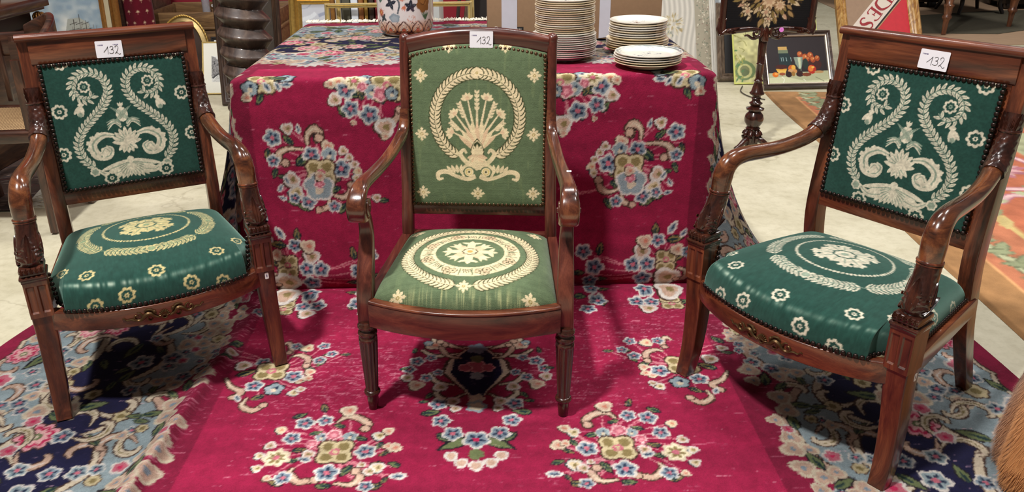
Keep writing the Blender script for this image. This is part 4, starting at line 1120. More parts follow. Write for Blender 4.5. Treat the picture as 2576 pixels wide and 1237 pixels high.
# ------------------------------------------------------------------ olive tapestry armchair between them
def tapestry_chair():
    root = empty('scroll_armchair', (-.055, 1.702, .004), math.radians(-5))
    tag(root, 'armchair upholstered in faded olive tapestry with fluted legs and scrolled arm ends', 'armchair')
    tap = painted('olive_tapestry', .9, .12, .6, 500, .12, var=.12, vscale=60)
    yb = lambda z: .418 + (z - .42) * .115
    ztop = lambda S: .853 + .025 * (1 - S * S)
    for sg in (-1, 1):
        A = lambda L: np.array([(sg * x, y, z) for x, y, z in L])
        p = cr(A([(.215, .520, 0), (.213, .480, .10), (.211, .440, .25), (.210, .424, .36), (.207, .434, .46), (.205, .446, .60), (.205, .462, .72), (.205, .480, .84), (.205, .488, .885)]), 44)
        zz = p[:, 2]
        b = MB(); R = sweep_rect(p, np.interp(zz, [0, .3, .6, .64, .9], [.030, .034, .034, .027, .027]), np.interp(zz, [0, .3, .6, .9], [.034, .044, .046, .040]), .011, m=5)
        b.loft(R)
        b.build('back_leg', mahm('z'), root, angle=60)
        b = MB(); b.lathe([(.0135, -.012), (.0152, -.004), (.0152, .004), (.0130, .011), (.0085, .0155), (.003, .0175), (.0004, .018)], 20); b.v[-1] = b.v[-1] * np.array([1, 1.35, 1]) + np.array([sg * .205, .487, .886])
        b.build('stile_finial', mahm('z'), root, angle=60)
        # arm sweeping down to a rolled hand
        pa = cr(A([(.206, .440, .700), (.206, .428, .668), (.209, .404, .640), (.217, .350, .622), (.227, .270, .610), (.238, .180, .606), (.246, .100, .608), (.250, .050, .606), (.252, .018, .590), (.252, .004, .566), (.251, .012, .543), (.250, .032, .540)]), 66)
        tt = np.linspace(0, 1, 66)
        wd = np.interp(tt, [0, .15, .4, .6, .75, 1], [.026, .030, .032, .038, .047, .050]); th = np.interp(tt, [0, .15, .4, .75, .9, 1], [.030, .030, .026, .026, .024, .016])
        b = MB(); b.loft(sweep_rect(pa, wd, th, .010, m=4))
        b.build('arm', wood('mahogany_arm2', axis='y', c0=(50, 26, 18), c1=(90, 46, 30), c2=(130, 76, 48), rough=.22, coat=.65), root, angle=60)
        b = MB(); b.tube(np.array([(sg * .251 - .0255, .030, .566), (sg * .251 - .024, .030, .566), (sg * .251 + .024, .030, .566), (sg * .251 + .0255, .030, .566)]), np.array([.018, .021, .021, .018]), 22, (0, 0, 1))
        for sd in (-1, 1): b.tube(np.array([(sg * .251 + sd * .024, .030, .566), (sg * .251 + sd * .0285, .030, .566)]), np.array([.008, .006]), 14, (0, 0, 1))
        b.build('arm_volute', mahm('y'), root)
        # S-shaped support
        ps = cr(A([(.250, .042, .558), (.249, .066, .520), (.248, .070, .478), (.248, .050, .425), (.248, .026, .372), (.248, .016, .320), (.249, .020, .262)]), 40)
        b = MB(); b.loft(sweep_rect(ps, np.interp(np.linspace(0, 1, 40), [0, .3, .6, 1], [.030, .034, .040, .043]), np.interp(np.linspace(0, 1, 40), [0, .35, .6, 1], [.026, .030, .042, .046]), .008, m=4)); b.build('arm_support', mahm('z'), root, angle=60)
        # turned, fluted front leg
        b = MB(); b.lathe([(.0205, .266), (.0205, .258), (.024, .255), (.0245, .249), (.022, .245), (.0175, .242), (.0178, .239), (.0235, .236), (.025, .231), (.0225, .226), (.0215, .223)], 40, sg * .250, .010); b.build('leg_collar', carved(), root, angle=60)
        b = MB(); b.lathe([(.0215, .2235), (.0235, .220), (.0240, .212, .0), (.0238, .205, .16), (.0165, .064, .16), (.0165, .058, 0)], 72, sg * .250, .010, flute=12); b.build('fluted_leg', carved(), root, angle=30)
        b = MB(); b.lathe([(.0165, .060), (.0205, .057), (.0215, .052), (.0195, .047), (.0145, .044), (.0148, .030), (.0125, .002), (.0115, 0)], 32, sg * .250, .010); b.build('leg_foot', carved(), root, angle=60)
        b = MB(); b.loft(sweep_rect(np.array([(sg * .240, .03, .298), (sg * .226, .23, .298), (sg * .214, .43, .298)]), .026, .066, .003)); b.build('side_rail', mahm('y'), root)
    # crest rail, arched
    xs = np.linspace(-.196, .196, 25)
    path = np.array([(x, yb(.885) + .012, .879 + .024 * (1 - (x / .196) ** 2)) for x in xs])
    prof = np.array([(-.013, -.026), (-.014, -.012), (-.017, -.004), (-.018, .006), (-.013, .015), (.000, .018), (.014, .014), (.018, .004), (.016, -.026)])
    b = MB(); b.loft(np.array([[(p[0], p[1] + a, p[2] + z) for a, z in prof] for p in path])); b.build('crest_rail', mahm('x'), root, angle=50)
    b = MB(); b.rbox(-.196, .196, yb(.40) + .002, yb(.40) + .030, .390, .424, .003); b.build('lower_back_rail', mahm('x'), root)
    MB().loft(np.array([[(x, yb(z) + d, z) for x, d in ((-.193, .006), (.193, .006), (.193, .016), (-.193, .016))] for z in (.414, .862)])).build('back_board', mahm('x'), root)
    c = tap_back()
    pan = back_panel('back_upholstery', c, tap, root, .191, .422, ztop, yb, .022, 220, 250)
    hw = .187; L = [(-hw, .426), (-hw, .844)] + [(x, .845 + .0235 * (1 - (x / hw) ** 2)) for x in np.linspace(-hw, hw, 15)] + [(hw, .426), (-hw, .426)]
    P = along([(x, 0, z) for x, z in L], .0122)[:-1]; P[:, 1] = yb(P[:, 2]) - .007
    nails(NAIL_BRASS, P, [(0, -1, .11)] * len(P), pan)
    fx = lambda x: -.012 - .052 * np.clip(1 - (x / .235) ** 2, 0, 1)
    xs = np.linspace(-.232, .232, 29)
    b = MB(); b.loft(sweep_rect(np.array([(x, fx(x) + .012, .292) for x in xs]), .028, .066, .003, ref=(0, 1, 0))); b.build('front_rail', mahm('x'), root)
    b = MB(); b.loft(sweep_rect(np.array([(x, fx(x) + .010, .328) for x in xs]), .026, .008, .0035, ref=(0, 1, 0))); b.build('rail_bead', mah('x'), root)
    MB().rbox(-.205, .205, .412, .438, .262, .335, .003).build('back_rail', mahm('x'), root)
    c = tap_seat()
    front = lambda S: fx(S * .228) + .020
    cushion('seat_upholstery', c, tap, root, front, lambda S: .398 + .012 * (1 - S * S), lambda tau: .228 - .028 * tau, .372, .326, .022, p=5., ref=(0, .155), ztilt=-.010)
    zc = .886
    lot_card(root, frame_M((.012, yb(.885) - .0100, zc + .004), (1, 0, -.01), (0, -1, .12)), .064, .044, (-.026,), 'white lot card with a handwritten number, propped on the crest', 1.0, -.006, .006)
    sticker(root, frame_M((.252, .155, .6195), (1, 0, 0), (0, 0, 1)), .012, .012)
tapestry_chair()

# ------------------------------------------------------------------ things on the carpet-covered table
TZ = RZT + .004
def ordinal(k):
    return ['first', 'second', 'third', 'fourth', 'fifth', 'sixth', 'seventh', 'eighth', 'ninth', 'tenth', 'eleventh', 'twelfth', 'thirteenth', 'fourteenth', 'fifteenth', 'sixteenth', 'seventeenth', 'eighteenth', 'nineteenth', 'twentieth', 'twenty-first', 'twenty-second', 'twenty-third', 'twenty-fourth', 'twenty-fifth', 'twenty-sixth', 'twenty-seventh', 'twenty-eighth', 'twenty-ninth'][k]
def plate_profile(r):
    return [(.001, .0030), (.055 * r / .1, .0028), (.060 * r / .1, .0), (.064 * r / .1, .0), (.066 * r / .1, .0040), (.078 * r / .1, .0085), (r * .985, .0148), (r, .0160), (r * .999, .0175), (r * .985, .0180), (.080 * r / .1, .0125), (.068 * r / .1, .0072), (.001, .0068)]
PL = {}
def plate_mesh(r, tone):
    key = (r, tone)
    if key not in PL:
        b = MB(); b.lathe(plate_profile(r), 56, caps=False)
        me = mesh_np('plate', np.concatenate(b.v), b.f, True, 60)
        bm = bmesh.new(); bm.from_mesh(me); bmesh.ops.recalc_face_normals(bm, faces=bm.faces); bm.to_mesh(me); bm.free()
        me.materials.append({'cream': plain('glaze_cream', (232, 217, 186), .25, var=.04, coat=.4), 'white': plain('glaze_white', (234, 229, 218), .22, var=.03, coat=.4), 'tan': plain('glaze_tan', (206, 178, 128), .3, var=.05, coat=.3)}[tone])
        PL[key] = me
    return PL[key]
def printed_top(parent, r, style, z):
    """transfer-printed decoration on the upper face of the top plate"""
    c = Canvas(-.115, .115, -.115, .115, .0009, (230, 226, 214))
    ink = (96, 104, 124); pale = (150, 156, 166)
    rng = random.Random(style)
    if style != 2:
        for k in range(70):
            a = 2 * PI * k / 70; q = r * (.90 + .05 * rng.random())
            c.blob(q * math.cos(a), q * math.sin(a), .0045, (120, 132, 134) if style else (170, 176, 172), 4, .3, rng.random() * 6)
        for k in range(40):
            a = 2 * PI * k / 40; c.ribbon([(r * .80 * math.cos(a), r * .80 * math.sin(a)), (r * .84 * math.cos(a + .08), r * .84 * math.sin(a + .08))], .0012, pale, 3)
    else:
        t = np.linspace(0, 2 * PI, 40); c.ribbon(np.stack([r * .66 * np.cos(t), r * .66 * np.sin(t)], 1), .0012, pale, 60)
    # a little landscape: trees, water lines, small figures or birds
    for k in range(26):
        x = rng.uniform(-.045, .045); y = rng.uniform(-.030, .022); L = rng.uniform(.006, .022)
        c.ribbon([(x - L / 2, y), (x + L / 2, y + rng.uniform(-.002, .002))], rng.uniform(.0006, .0016), pale if k % 3 else ink, 3)
    for k in range(6):
        x = rng.uniform(-.04, .045); y = rng.uniform(-.012, .026)
        col = ink if style != 2 else (120, 84, 70)
        c.blob(x, y, rng.uniform(.004, .009), col, 5, .4, rng.random() * 6, sy=.7); c.ribbon([(x, y - .012), (x, y)], .0014, col, 3)
    nr, na = 26, 72
    rr = np.linspace(.001, r * .985, nr); th = np.arange(na + 1) * 2 * PI / na
    prof = np.array([(.001, .0068), (.068 * r / .1, .0072), (.080 * r / .1, .0125), (r * .985, .0180)])
    R_, T_ = np.meshgrid(rr, th, indexing='ij')
    Z = np.interp(R_, prof[:, 0], prof[:, 1]) + .0003
    X = R_ * np.cos(T_); Y = R_ * np.sin(T_)
    me = mesh_np('printed_decoration', np.stack([X, Y, Z], -1).reshape(-1, 3), grid_faces(nr, na + 1), True, 180, c.sample(X, Y).reshape(-1, 3))
    o = link('printed_decoration', me, painted('glazed_print', .2, 0, 0, 300, .5, .5, .02), parent); o['label'] = 'grey-blue printed landscape' if style != 2 else 'printed group of small birds'
def stack(x, y, spec, pitch, name, group, style, seed):
    rng = random.Random(seed); n = len(spec); z = TZ
    for k, (r, tone) in enumerate(spec):
        o = link('dinner_plate', plate_mesh(r, tone)); o.location = (x + rng.uniform(-.0022, .0022), y + rng.uniform(-.002, .002), z); o.rotation_euler = (0, 0, rng.uniform(0, 6))
        top = n - 1 - k
        col = {'cream': 'cream', 'white': 'white', 'tan': 'tan'}[tone]
        lab = f'{col} plate, topmost of the {name}' if top == 0 else (f'{col} plate, bottommost of the {name}' if k == 0 else f'{col} plate, {ordinal(top)} from the top of the {name}')
        if top: lab = lab.replace(ordinal(top), ordinal(top))
        tag(o, lab.replace(f'{ordinal(top)} from', f'{ordinal(top)} from') if top == 0 or k == 0 else f'{col} plate, {ordinal(top)} below the topmost of the {name}', 'plate', group)
        if k == n - 1: printed_top(o, r, style, z)
        z += pitch
R9 = .0985
stack(.274, 2.64, [(.106, 'white')] * 11 + [(R9, 'cream' if k % 4 else 'white') for k in range(17)], .0066, 'tall stack against the cardboard box', 'plates in the tall stack', 0, 1)
stack(.535, 2.735, [(.107, 'tan')] * 2 + [(.107, 'cream')] * 3 + [(.098, 'cream' if k % 3 == 0 else 'white') for k in range(8)], .0076, 'two-tier stack behind the low one', 'plates in the two-tier stack', 2, 2)
stack(.524, 2.487, [(.106, 'cream')] * 2 + [(.106, 'white')] * 3, .0072, 'low stack nearest the table edge', 'plates in the low stack', 1, 3)

# ---- painted porcelain vase
def vase():
    r = .112; zt = .40
    c = Canvas(-.36, .36, -.002, zt + .002, .0011, (226, 216, 214))
    U, V = np.meshgrid(c.xs, c.ys)
    g = np.clip(1 - (V - .012) / .055, 0, 1)[..., None]
    c.a[:] = c.a * (1 - g) + np.array((196, 112, 60)) / 255. * g
    c.a[(V < .006)] = np.array((214, 214, 226)) / 255.
    ln = (66, 24, 22); rng = random.Random(9)
    for k in range(-5, 7):
        x = .002 + k * .0585
        P = [(x - .028, .020), (x - .022, .040), (x - .012, .050), (x, .060), (x + .012, .050), (x + .022, .040), (x + .028, .020), (x + .014, .014), (x - .014, .014), (x - .028, .020)]
        c.ribbon(P, .0042, ln, 60); c.ribbon([(x - .016, .020), (x, .034), (x + .016, .020)], .0022, ln, 20)
        for a, b in ((0, .046), (-.008, .038), (.008, .038), (-.013, .030), (.013, .030)): c.disc(x + a, b, .0042, (232, 214, 200)); c.disc(x + a, b, .0020, ln)
        c.blob(x, .026, .007, (190, 84, 60), 5, .3)
        c.ribbon([(x + .030, .052), (x + .034, .056), (x + .042, .052)], .002, ln, 8)
    def leafs(x, y, s, col, n=4, a0=0):
        for k in range(n): c.leaf(x, y, s, s * .55, a0 + 2 * PI * k / n, col, .7); c.leaf(x, y, s * .8, s * .06, a0 + 2 * PI * k / n, (96, 106, 116))
    def mum(x, y, s, col):
        for k in range(14): c.leaf(x, y, s * (.8 + .2 * (k % 2)), s * .18, 2 * PI * k / 14, col)
        c.disc(x, y, s * .2, (214, 170, 110))
    for sh in (0, .37, -.37):
        c.ribbon([(-.02 + sh, .09), (-.012 + sh, .13), (-.03 + sh, .17), (-.01 + sh, .25)], .006, (72, 84, 92), 30)
        leafs(-.048 + sh, .128, .026, (36, 40, 54), 4, .4); leafs(.032 + sh, .118, .026, (40, 44, 56), 5, .2); leafs(-.088 + sh, .072, .020, (38, 48, 54), 4, 1); leafs(-.006 + sh, .200, .028, (40, 44, 58), 5); leafs(-.07 + sh, .25, .026, (36, 40, 54), 5)
        mum(-.100 + sh, .092, .022, (186, 92, 60)); mum(0 + sh, .150, .018, (196, 96, 70)); mum(.006 + sh, .112, .013, (206, 112, 84)); mum(-.04 + sh, .205, .022, (190, 92, 64)); mum(.030 + sh, .165, .020, (170, 140, 178)); mum(.07 + sh, .25, .024, (186, 92, 60))
        c.blob(-.034 + sh, .074, .024, (140, 152, 162), 5, .18, .5, sy=.75); c.blob(-.034 + sh, .072, .016, (160, 170, 178), 5, .18, .5, sy=.7)
        c.blob(.088 + sh, .125, .034, (136, 88, 46), 6, .22, .3, sy=1.1); c.blob(.092 + sh, .14, .022, (156, 104, 56), 5, .25); c.ribbon([(.070 + sh, .13), (.086 + sh, .12), (.10 + sh, .135)], .003, (90, 54, 30), 12)
        for k in range(5): c.leaf(.095 + sh, .062, .036, .006, PI / 2 + (k - 2) * .28, (74, 104, 78)); c.leaf(-.105 + sh, .128, .034, .006, PI / 2 - .2 + (k - 2) * .3, (84, 112, 100))
        for k in range(16): c.disc(.04 + sh + rng.uniform(-.022, .022), .070 + rng.uniform(-.014, .014), .0022, (206, 140, 120))
    prof = [(.082, 0), (.086, .002), (.087, .006), (.098, .010), (.106, .024), (.110, .05), (.1115, .10), (.112, .20), (.111, .30), (.104, .35), (.090, .38), (.084, .40)]
    zs = np.concatenate([np.linspace(0, .012, 8), np.linspace(.014, .40, 120)]); rr = np.interp(zs, [p[1] for p in prof], [p[0] for p in prof])
    na = 260; th = np.linspace(-PI, PI, na + 1)
    TH, ZZ = np.meshgrid(th, zs); RR = rr[:, None] + 0 * TH
    X = RR * np.sin(TH); Y = -RR * np.cos(TH)
    me = mesh_np('porcelain_vase', np.stack([X, Y, ZZ], -1).reshape(-1, 3), grid_faces(len(zs), na + 1), True, 180, c.sample(TH * r, ZZ).reshape(-1, 3))
    o = link('porcelain_vase', me, painted('porcelain', .12, 0, 0, 200, .5, .6, .02)); o.location = (-.305, 3.195, TZ)
    tag(o, 'barrel-shaped porcelain vase painted with flowers and an orange lappet band', 'vase')
    b = MB(); b.lathe([(.001, .012), (.084, .012), (.080, .395), (.084, .40)], 40, caps=False); b.build('inner_wall', plain('porcelain_plain', (224, 218, 216), .15, coat=.5), o)
    MB().lathe([(.001, .0), (.082, 0), (.082, .004), (.001, .004)], 40, caps=False).build('base', plain('porcelain_plain', (224, 218, 216), .15, coat=.5), o)
vase()

# ---- cardboard carton with tape
def carton():
    root = empty('cardboard_box', (.345, 3.17, TZ), 0)
    tag(root, 'large brown cardboard box sealed with white tape behind the plates', 'box')
    cb = plain('cardboard', (158, 126, 96), .85, var=.05, scale=90, bump=.1); hw, d, h = .325, .185, .46
    MB().rbox(-hw, hw, -d, d, 0, h, .003).build('carton_body', cb, root)
    tape = plain('tape_white', (206, 204, 214), .35, var=.03, scale=50)
    for x0, x1, z0, cut in ((-.272, -.214, .018, True), (.093, .133, .004, True), (.196, .252, .16, False)):
        b = MB(); q = [(x0, z0), (x1, z0 + .004), (x1, .150), (x1 - .012, .168), (x0, .172)] if cut else [(x0, z0), (x1, z0), (x1, h), (x0, h)]
        b.loft(np.array([[(x, y, z) for x, z in q] for y in (-d - .0005, -d - .0014)]))
        if cut: b.box(x0, x1 - .018, -d - .0013, -d - .0003, .17, h)
        b.build('tape', tape, root, smooth=False)
    ink = plain('carton_ink', (34, 30, 30), .7, var=0); wt = plain('carton_white', (196, 188, 178), .7, var=0)
    lb = MB().box(-.306, -.190, -d - .0003, -d - .00005, .034, .050).build('printed_label', ink, root, smooth=False)
    b = MB(); t = np.linspace(0, 2 * PI, 22)
    b.tube(np.array([(-.293 + .009 * math.cos(a), -d - .0006, .043 + .009 * math.sin(a)) for a in t]), .0011, 5, (0, 1, 0), caps=False)
    for P in ([(-.299, .046), (-.294, .049), (-.292, .044), (-.297, .041)], [(-.291, .040), (-.287, .044), (-.288, .037)]):
        q = np.array([(x, -d - .0006, z) for x, z in P]); b.tube(cr(q, 8), .0016, 5, (0, 1, 0))
    b.build('globe_mark', wt, lb)
    b = MB()
    for k in range(14): b.box(-.279 + .006 * k, -.276 + .006 * k, -d - .0006, -d - .0003, .0395, .0440)
    b.build('small_print', wt, lb, smooth=False)
carton()

# ------------------------------------------------------------------ pictures, furniture and carpets around
GOLD = plain('gilt', (196, 158, 84), .32, .75, var=.18, scale=60); GOLDP = plain('gilt_pale', (222, 200, 140), .35, .55, var=.1, scale=60); GOLDB = plain('gilt_brown', (150, 104, 52), .4, .6, var=.2, scale=70)
BLACK = plain('frame_black', (26, 22, 22), .4, var=.1); DARKW = wood('dark_oak', c0=(34, 22, 16), c1=(54, 36, 26), c2=(78, 54, 40), axis='z', rough=.45, coat=.15)
DARKX = wood('dark_oak', c0=(34, 22, 16), c1=(54, 36, 26), c2=(78, 54, 40), axis='x', rough=.45, coat=.15)
OAKX = wood('brown_oak', c0=(82, 58, 34), c1=(112, 82, 50), c2=(136, 104, 66), axis='x', rough=.55, coat=.05)
def stand_M(x, y, z, beta, yaw=0):
    b, a = math.radians(beta), math.radians(yaw)
    xa = np.array((math.cos(a), math.sin(a), 0)); up = np.array((-math.sin(a) * math.sin(b), math.cos(a) * math.sin(b), math.cos(b)))
    m = np.eye(4); m[:3, 0] = xa; m[:3, 1] = up; m[:3, 2] = np.cross(xa, up); m[:3, 3] = (x, y, z); return m
def frame_part(name, w, h, prof, mat, parent, M, inset=0):
    """mitred moulding round a w x h rectangle standing on y=0; prof rows (inward distance, height)"""
    w -= 2 * inset; h2 = h - 2 * inset
    P = np.array(prof, float); n = len(P); R = []
    for sx, sy in ((-1, 0), (1, 0), (1, 1), (-1, 1)):
        R.append([(sx * (w / 2 - d), inset + (d if sy == 0 else h2 - d), z) for d, z in P])
    V = np.array(R).reshape(-1, 3)
    F = [(i * n + j, i * n + (j + 1) % n, ((i + 1) % 4) * n + (j + 1) % n, ((i + 1) % 4) * n + j) for i in range(4) for j in range(n)]
    b = MB(); b.add(V, F); return b.build(name, mat, parent, angle=35, M=M)
def mold(w, d, steps=5):
    """a classical moulding: width w, depth d"""
    return [(0, 0), (0, d * .55), (w * .12, d * .75), (w * .22, d), (w * .40, d * .92), (w * .52, d * .60), (w * .66, d * .50), (w * .74, d * .62), (w * .86, d * .55), (w, d * .25), (w, 0)]
def picture(name, label, cat, x, y, z, w, h, beta, yaw, fw, fd, fmat, canvas=None, cmat=None, cname='painting', extra=None, group=None, res=.0042):
    root = empty(name, (0, 0, 0)); M = stand_M(x, y, z, beta, yaw)
    root.location = (x, y, z); Mi = M.copy(); Mi[:3, 3] = 0
    tag(root, label, cat, group)
    f = frame_part('frame', w, h, mold(fw, fd), fmat, root, Mi)
    if canvas is not None:
        nx = int(min(300, max(30, w / res))); ny = int(min(270, max(30, h / res)))
        gx, gy = np.meshgrid(np.linspace(-w / 2 + fw * .8, w / 2 - fw * .8, nx), np.linspace(fw * .8, h - fw * .8, ny))
        P = np.stack([gx, gy, gx * 0 + fd * .22], -1).reshape(-1, 3) @ Mi[:3, :3].T
        me = mesh_np(cname, P, grid_faces(ny, nx), False, None, canvas.sample(gx, gy).reshape(-1, 3))
        link(cname, me, cmat or painted('oil_paint', .45, 0, .1, 300, .4, .1, .05), root)
    else:
        MB().box(-w / 2 + fw * .7, w / 2 - fw * .7, fw * .7, h - fw * .7, .001, fd * .2).build(cname, cmat, root, smooth=False, M=Mi)
    MB().box(-w / 2 + .004, w / 2 - .004, .004, h - .004, -.006, .001).build('backing_board', plain('board_brown', (120, 92, 62), .8), root, smooth=False, M=Mi)
    if extra: extra(root, Mi)
    return root

# ---- still life
def still_life():
    w, h = .50, .41
    c = Canvas(-w / 2, w / 2, 0, h, .0018, (44, 36, 38))
    X = lambda px: (px - 480) / 830 * .44; Y = lambda py: .035 + (640 - py) / 540 * .345
    c.poly([(X(60), Y(660)), (X(910), Y(660)), (X(910), Y(500)), (X(620), Y(510)), (X(95), Y(520))], (176, 178, 142))
    c.poly([(X(60), Y(660)), (X(910), Y(660)), (X(910), Y(600)), (X(560), Y(610)), (X(300), Y(560)), (X(95), Y(570))], (204, 206, 168))
    c.ribbon([(X(260), Y(560)), (X(290), Y(590)), (X(270), Y(630))], .006, (230, 230, 206)); c.ribbon([(X(540), Y(590)), (X(570), Y(615))], .005, (226, 226, 204)); c.ribbon([(X(700), Y(570)), (X(810), Y(620))], .004, (120, 122, 96))
    def R(x, y, rx, ry, col): c.blob(X(x), Y(y), rx / 830 * .44, col, 1, 0, sy=(ry / rx) * (.345 / 540) / (.44 / 830), k=28)
    c.poly([(X(245), Y(430)), (X(250), Y(300)), (X(380), Y(300)), (X(405), Y(360)), (X(400), Y(430))], (30, 48, 50)); c.poly([(X(240), Y(300)), (X(245), Y(255)), (X(370), Y(255)), (X(375), Y(300))], (112, 122, 96)); c.poly([(X(246), Y(262)), (X(246), Y(225)), (X(364), Y(225)), (X(364), Y(262))], (198, 160, 92))
    for x in (275, 300, 340, 400): c.ribbon([(X(x), Y(345)), (X(x + 6), Y(390))], .004, (150, 176, 176), 4)
    R(705, 430, 95, 60, (64, 30, 28))
    for x, y, r in ((525, 315, 36), (590, 350, 42), (660, 330, 40), (690, 375, 36), (750, 362, 32), (620, 370, 28)): R(x, y, r, r, (150, 66, 32)); R(x - 8, y - 8, r * .6, r * .6, (190, 104, 52)); R(x + 10, y - 12, r * .25, r * .25, (214, 164, 110))
    c.poly([(X(440), Y(345)), (X(560), Y(345)), (X(545), Y(420)), (X(525), Y(480)), (X(495), Y(480)), (X(455), Y(420))], (132, 146, 132)); c.poly([(X(490), Y(350)), (X(530), Y(350)), (X(520), Y(470)), (X(500), Y(470))], (196, 204, 170)); c.ribbon([(X(520), Y(480)), (X(520), Y(500))], .006, (120, 130, 110), 3); R(590, 420, 34, 60, (38, 50, 44))
    R(665, 485, 56, 50, (176, 46, 30)); R(650, 475, 34, 34, (216, 120, 50)); R(680, 462, 20, 12, (232, 180, 80)); R(755, 515, 60, 16, (176, 140, 92))
    R(400, 470, 46, 40, (196, 96, 40)); R(425, 460, 28, 28, (226, 170, 70)); R(385, 500, 36, 24, (196, 150, 100)); R(440, 500, 28, 22, (200, 140, 80))
    c.poly([(X(190), Y(470)), (X(340), Y(470)), (X(310), Y(525)), (X(225), Y(525))], (214, 160, 60)); R(265, 450, 76, 26, (70, 26, 22)); c.poly([(X(200), Y(490)), (X(330), Y(490)), (X(312), Y(522)), (X(226), Y(522))], (226, 184, 90))
    R(180, 535, 40, 28, (214, 112, 30)); R(190, 527, 22, 14, (236, 160, 70)); R(355, 535, 42, 32, (44, 22, 22)); R(415, 530, 26, 26, (150, 110, 50)); R(500, 535, 50, 28, (52, 24, 24)); R(590, 540, 60, 20, (120, 60, 34)); R(270, 530, 40, 16, (150, 80, 50))
    def inner(root, Mi): frame_part('inner_moulding', w - .044, h, [(0, 0), (0, .016), (.004, .019), (.010, .016), (.012, .0)], plain('frame_silver', (170, 160, 148), .35, .7), root, Mi, .0) if False else frame_part('inner_moulding', w, h, [(.030, .004), (.030, .016), (.034, .018), (.040, .014), (.042, .004)], plain('frame_silver', (186, 174, 158), .35, .6), root, Mi)
    picture('still_life_painting', 'still life painting of oranges, glass jar and goblet in dark frame', 'painting', 2.155, 5.25, .006, w, h, 31, 3, .034, .024, wood('frame_walnut', c0=(48, 38, 34), c1=(70, 56, 50), c2=(110, 92, 80), axis='x', rough=.35), c, extra=inner, res=.0026)
still_life()
# ---- yellow-green illustrated print
def map_print():
    w, h = .60, .66
    c = Canvas(-w / 2, w / 2, 0, h, .003, (192, 188, 134)); rng = random.Random(5)
    U, V = np.meshgrid(c.xs, c.ys)
    c.a[:] *= (.86 + .28 * vnoise(c.a.shape[:2], (30, 26), np.random.default_rng(3)))[..., None]
    P = [(.30 * math.cos(t), .30 + .25 * math.sin(t)) for t in np.linspace(0, 2 * PI, 40)]
    c.ribbon(P, .012, (150, 138, 70), 80); c.ribbon(P, .004, (224, 216, 160), 80)
    for k in range(60):
        x, y = rng.uniform(-.28, .28), rng.uniform(.03, .62); c.ribbon([(x, y), (x + rng.uniform(-.05, .05), y + rng.uniform(-.02, .02)), (x + rng.uniform(-.08, .08), y + rng.uniform(-.04, .04))], .004, (128, 126, 62) if k % 3 else (222, 212, 160), 10)
    for sx in (-1, 1):
        c.blob(sx * .22, .10, .075, (108, 128, 84), 3, .1); c.disc(sx * .22, .095, .052, (190, 188, 128)); c.disc(sx * .22, .10, .034, (120, 124, 84)); c.blob(sx * .22, .085, .03, (98, 110, 74), 3, .2)
        for k in range(26): c.leaf(sx * .25 + rng.uniform(-.05, .03), rng.uniform(.03, .28), .03, .012, rng.random() * 6, (84, 122, 76) if k % 2 else (150, 150, 80))
        for k in range(16): c.leaf(sx * .16 + rng.uniform(-.12, .12), .56 + rng.uniform(-.03, .03), .035, .014, rng.random() * 6, (98, 126, 70) if k % 2 else (134, 118, 60))
    c.poly([(-.3, .60), (.3, .60), (.3, .632), (-.3, .632)], (198, 190, 110)); c.ribbon([(-.3, .598), (.3, .598)], .004, (128, 120, 56), 3); c.ribbon([(-.3, .634), (.3, .634)], .004, (128, 120, 56), 3)
    for k in range(30): c.ribbon([(-.27 + .018 * k, .609), (-.27 + .018 * k + rng.uniform(-.003, .003), .624)], .004, (150, 142, 76), 3) if k % 5 else None
    picture('illustrated_print', 'yellow-green illustrated print with portrait medallion behind the still life', 'print', 2.06, 5.42, .003, w, h, 28, 0, .012, .010, plain('print_edge', (206, 210, 120), .5), c, painted('print_paper', .5, 0, 0, 200, .4, .2, .03), 'printed_sheet')
map_print()
picture('dark_picture', 'dark canvas in a brown moulded frame left of the yellow-green print', 'painting', 1.92, 5.52, .004, .50, .56, 24, 0, .055, .04, wood('frame_brown', c0=(70, 56, 44), c1=(96, 80, 66), c2=(128, 110, 92), axis='z', rough=.4), None, plain('canvas_black', (18, 15, 15), .5, var=.2, scale=8), 'canvas')
# ---- framed embroidery behind the table's right end
def embroidery():
    w, h = .84, .80
    c = Canvas(-w / 2, w / 2, 0, h, .003, (196, 190, 178)); rng = random.Random(6)
    U, V = np.meshgrid(c.xs, c.ys)
    c.a[:] *= (.94 + .08 * np.sin(U * 170 + 4 * np.sin(V * 9)))[..., None]
    m = (np.abs(U) > .27) | (V > .60) | (V < .12)
    c.a[m] = np.array((150, 142, 122)) / 255.
    for k in range(1400):
        x, y = rng.uniform(-.40, .40), rng.uniform(.02, .77)
        if abs(x) > .28 or y > .61 or y < .11: c.leaf(x, y, rng.uniform(.008, .02), .007, rng.random() * 6, rng.choice([(92, 98, 80), (190, 182, 160), (128, 100, 88), (110, 118, 100), (206, 196, 176)]))
    for k in range(90):
        a = rng.random() * 6; r = rng.random() ** .6 * .07; c.leaf(.10 + r * math.cos(a), .40 + r * math.sin(a), .03, .008, a, rng.choice([(150, 130, 86), (176, 160, 120), (120, 124, 110), (196, 186, 160)]))
    picture('framed_embroidery', 'pale framed embroidery with floral border and small bouquet', 'embroidery', 1.285, 5.62, .004, w, h, 28, 0, .045, .022, plain('frame_grey', (188, 184, 174), .5, var=.05), c, painted('silk_panel', .5, .2, .1, 300, .4, .25, .03), 'embroidered_panel')
embroidery()
picture('white_poster', 'white poster in a thin dark frame rising behind the pale embroidery', 'poster', 1.36, 6.08, .004, 1.0, 1.25, 6, 0, .022, .02, BLACK, None, plain('poster_white', (214, 222, 228), .5, var=.02), 'poster_sheet')

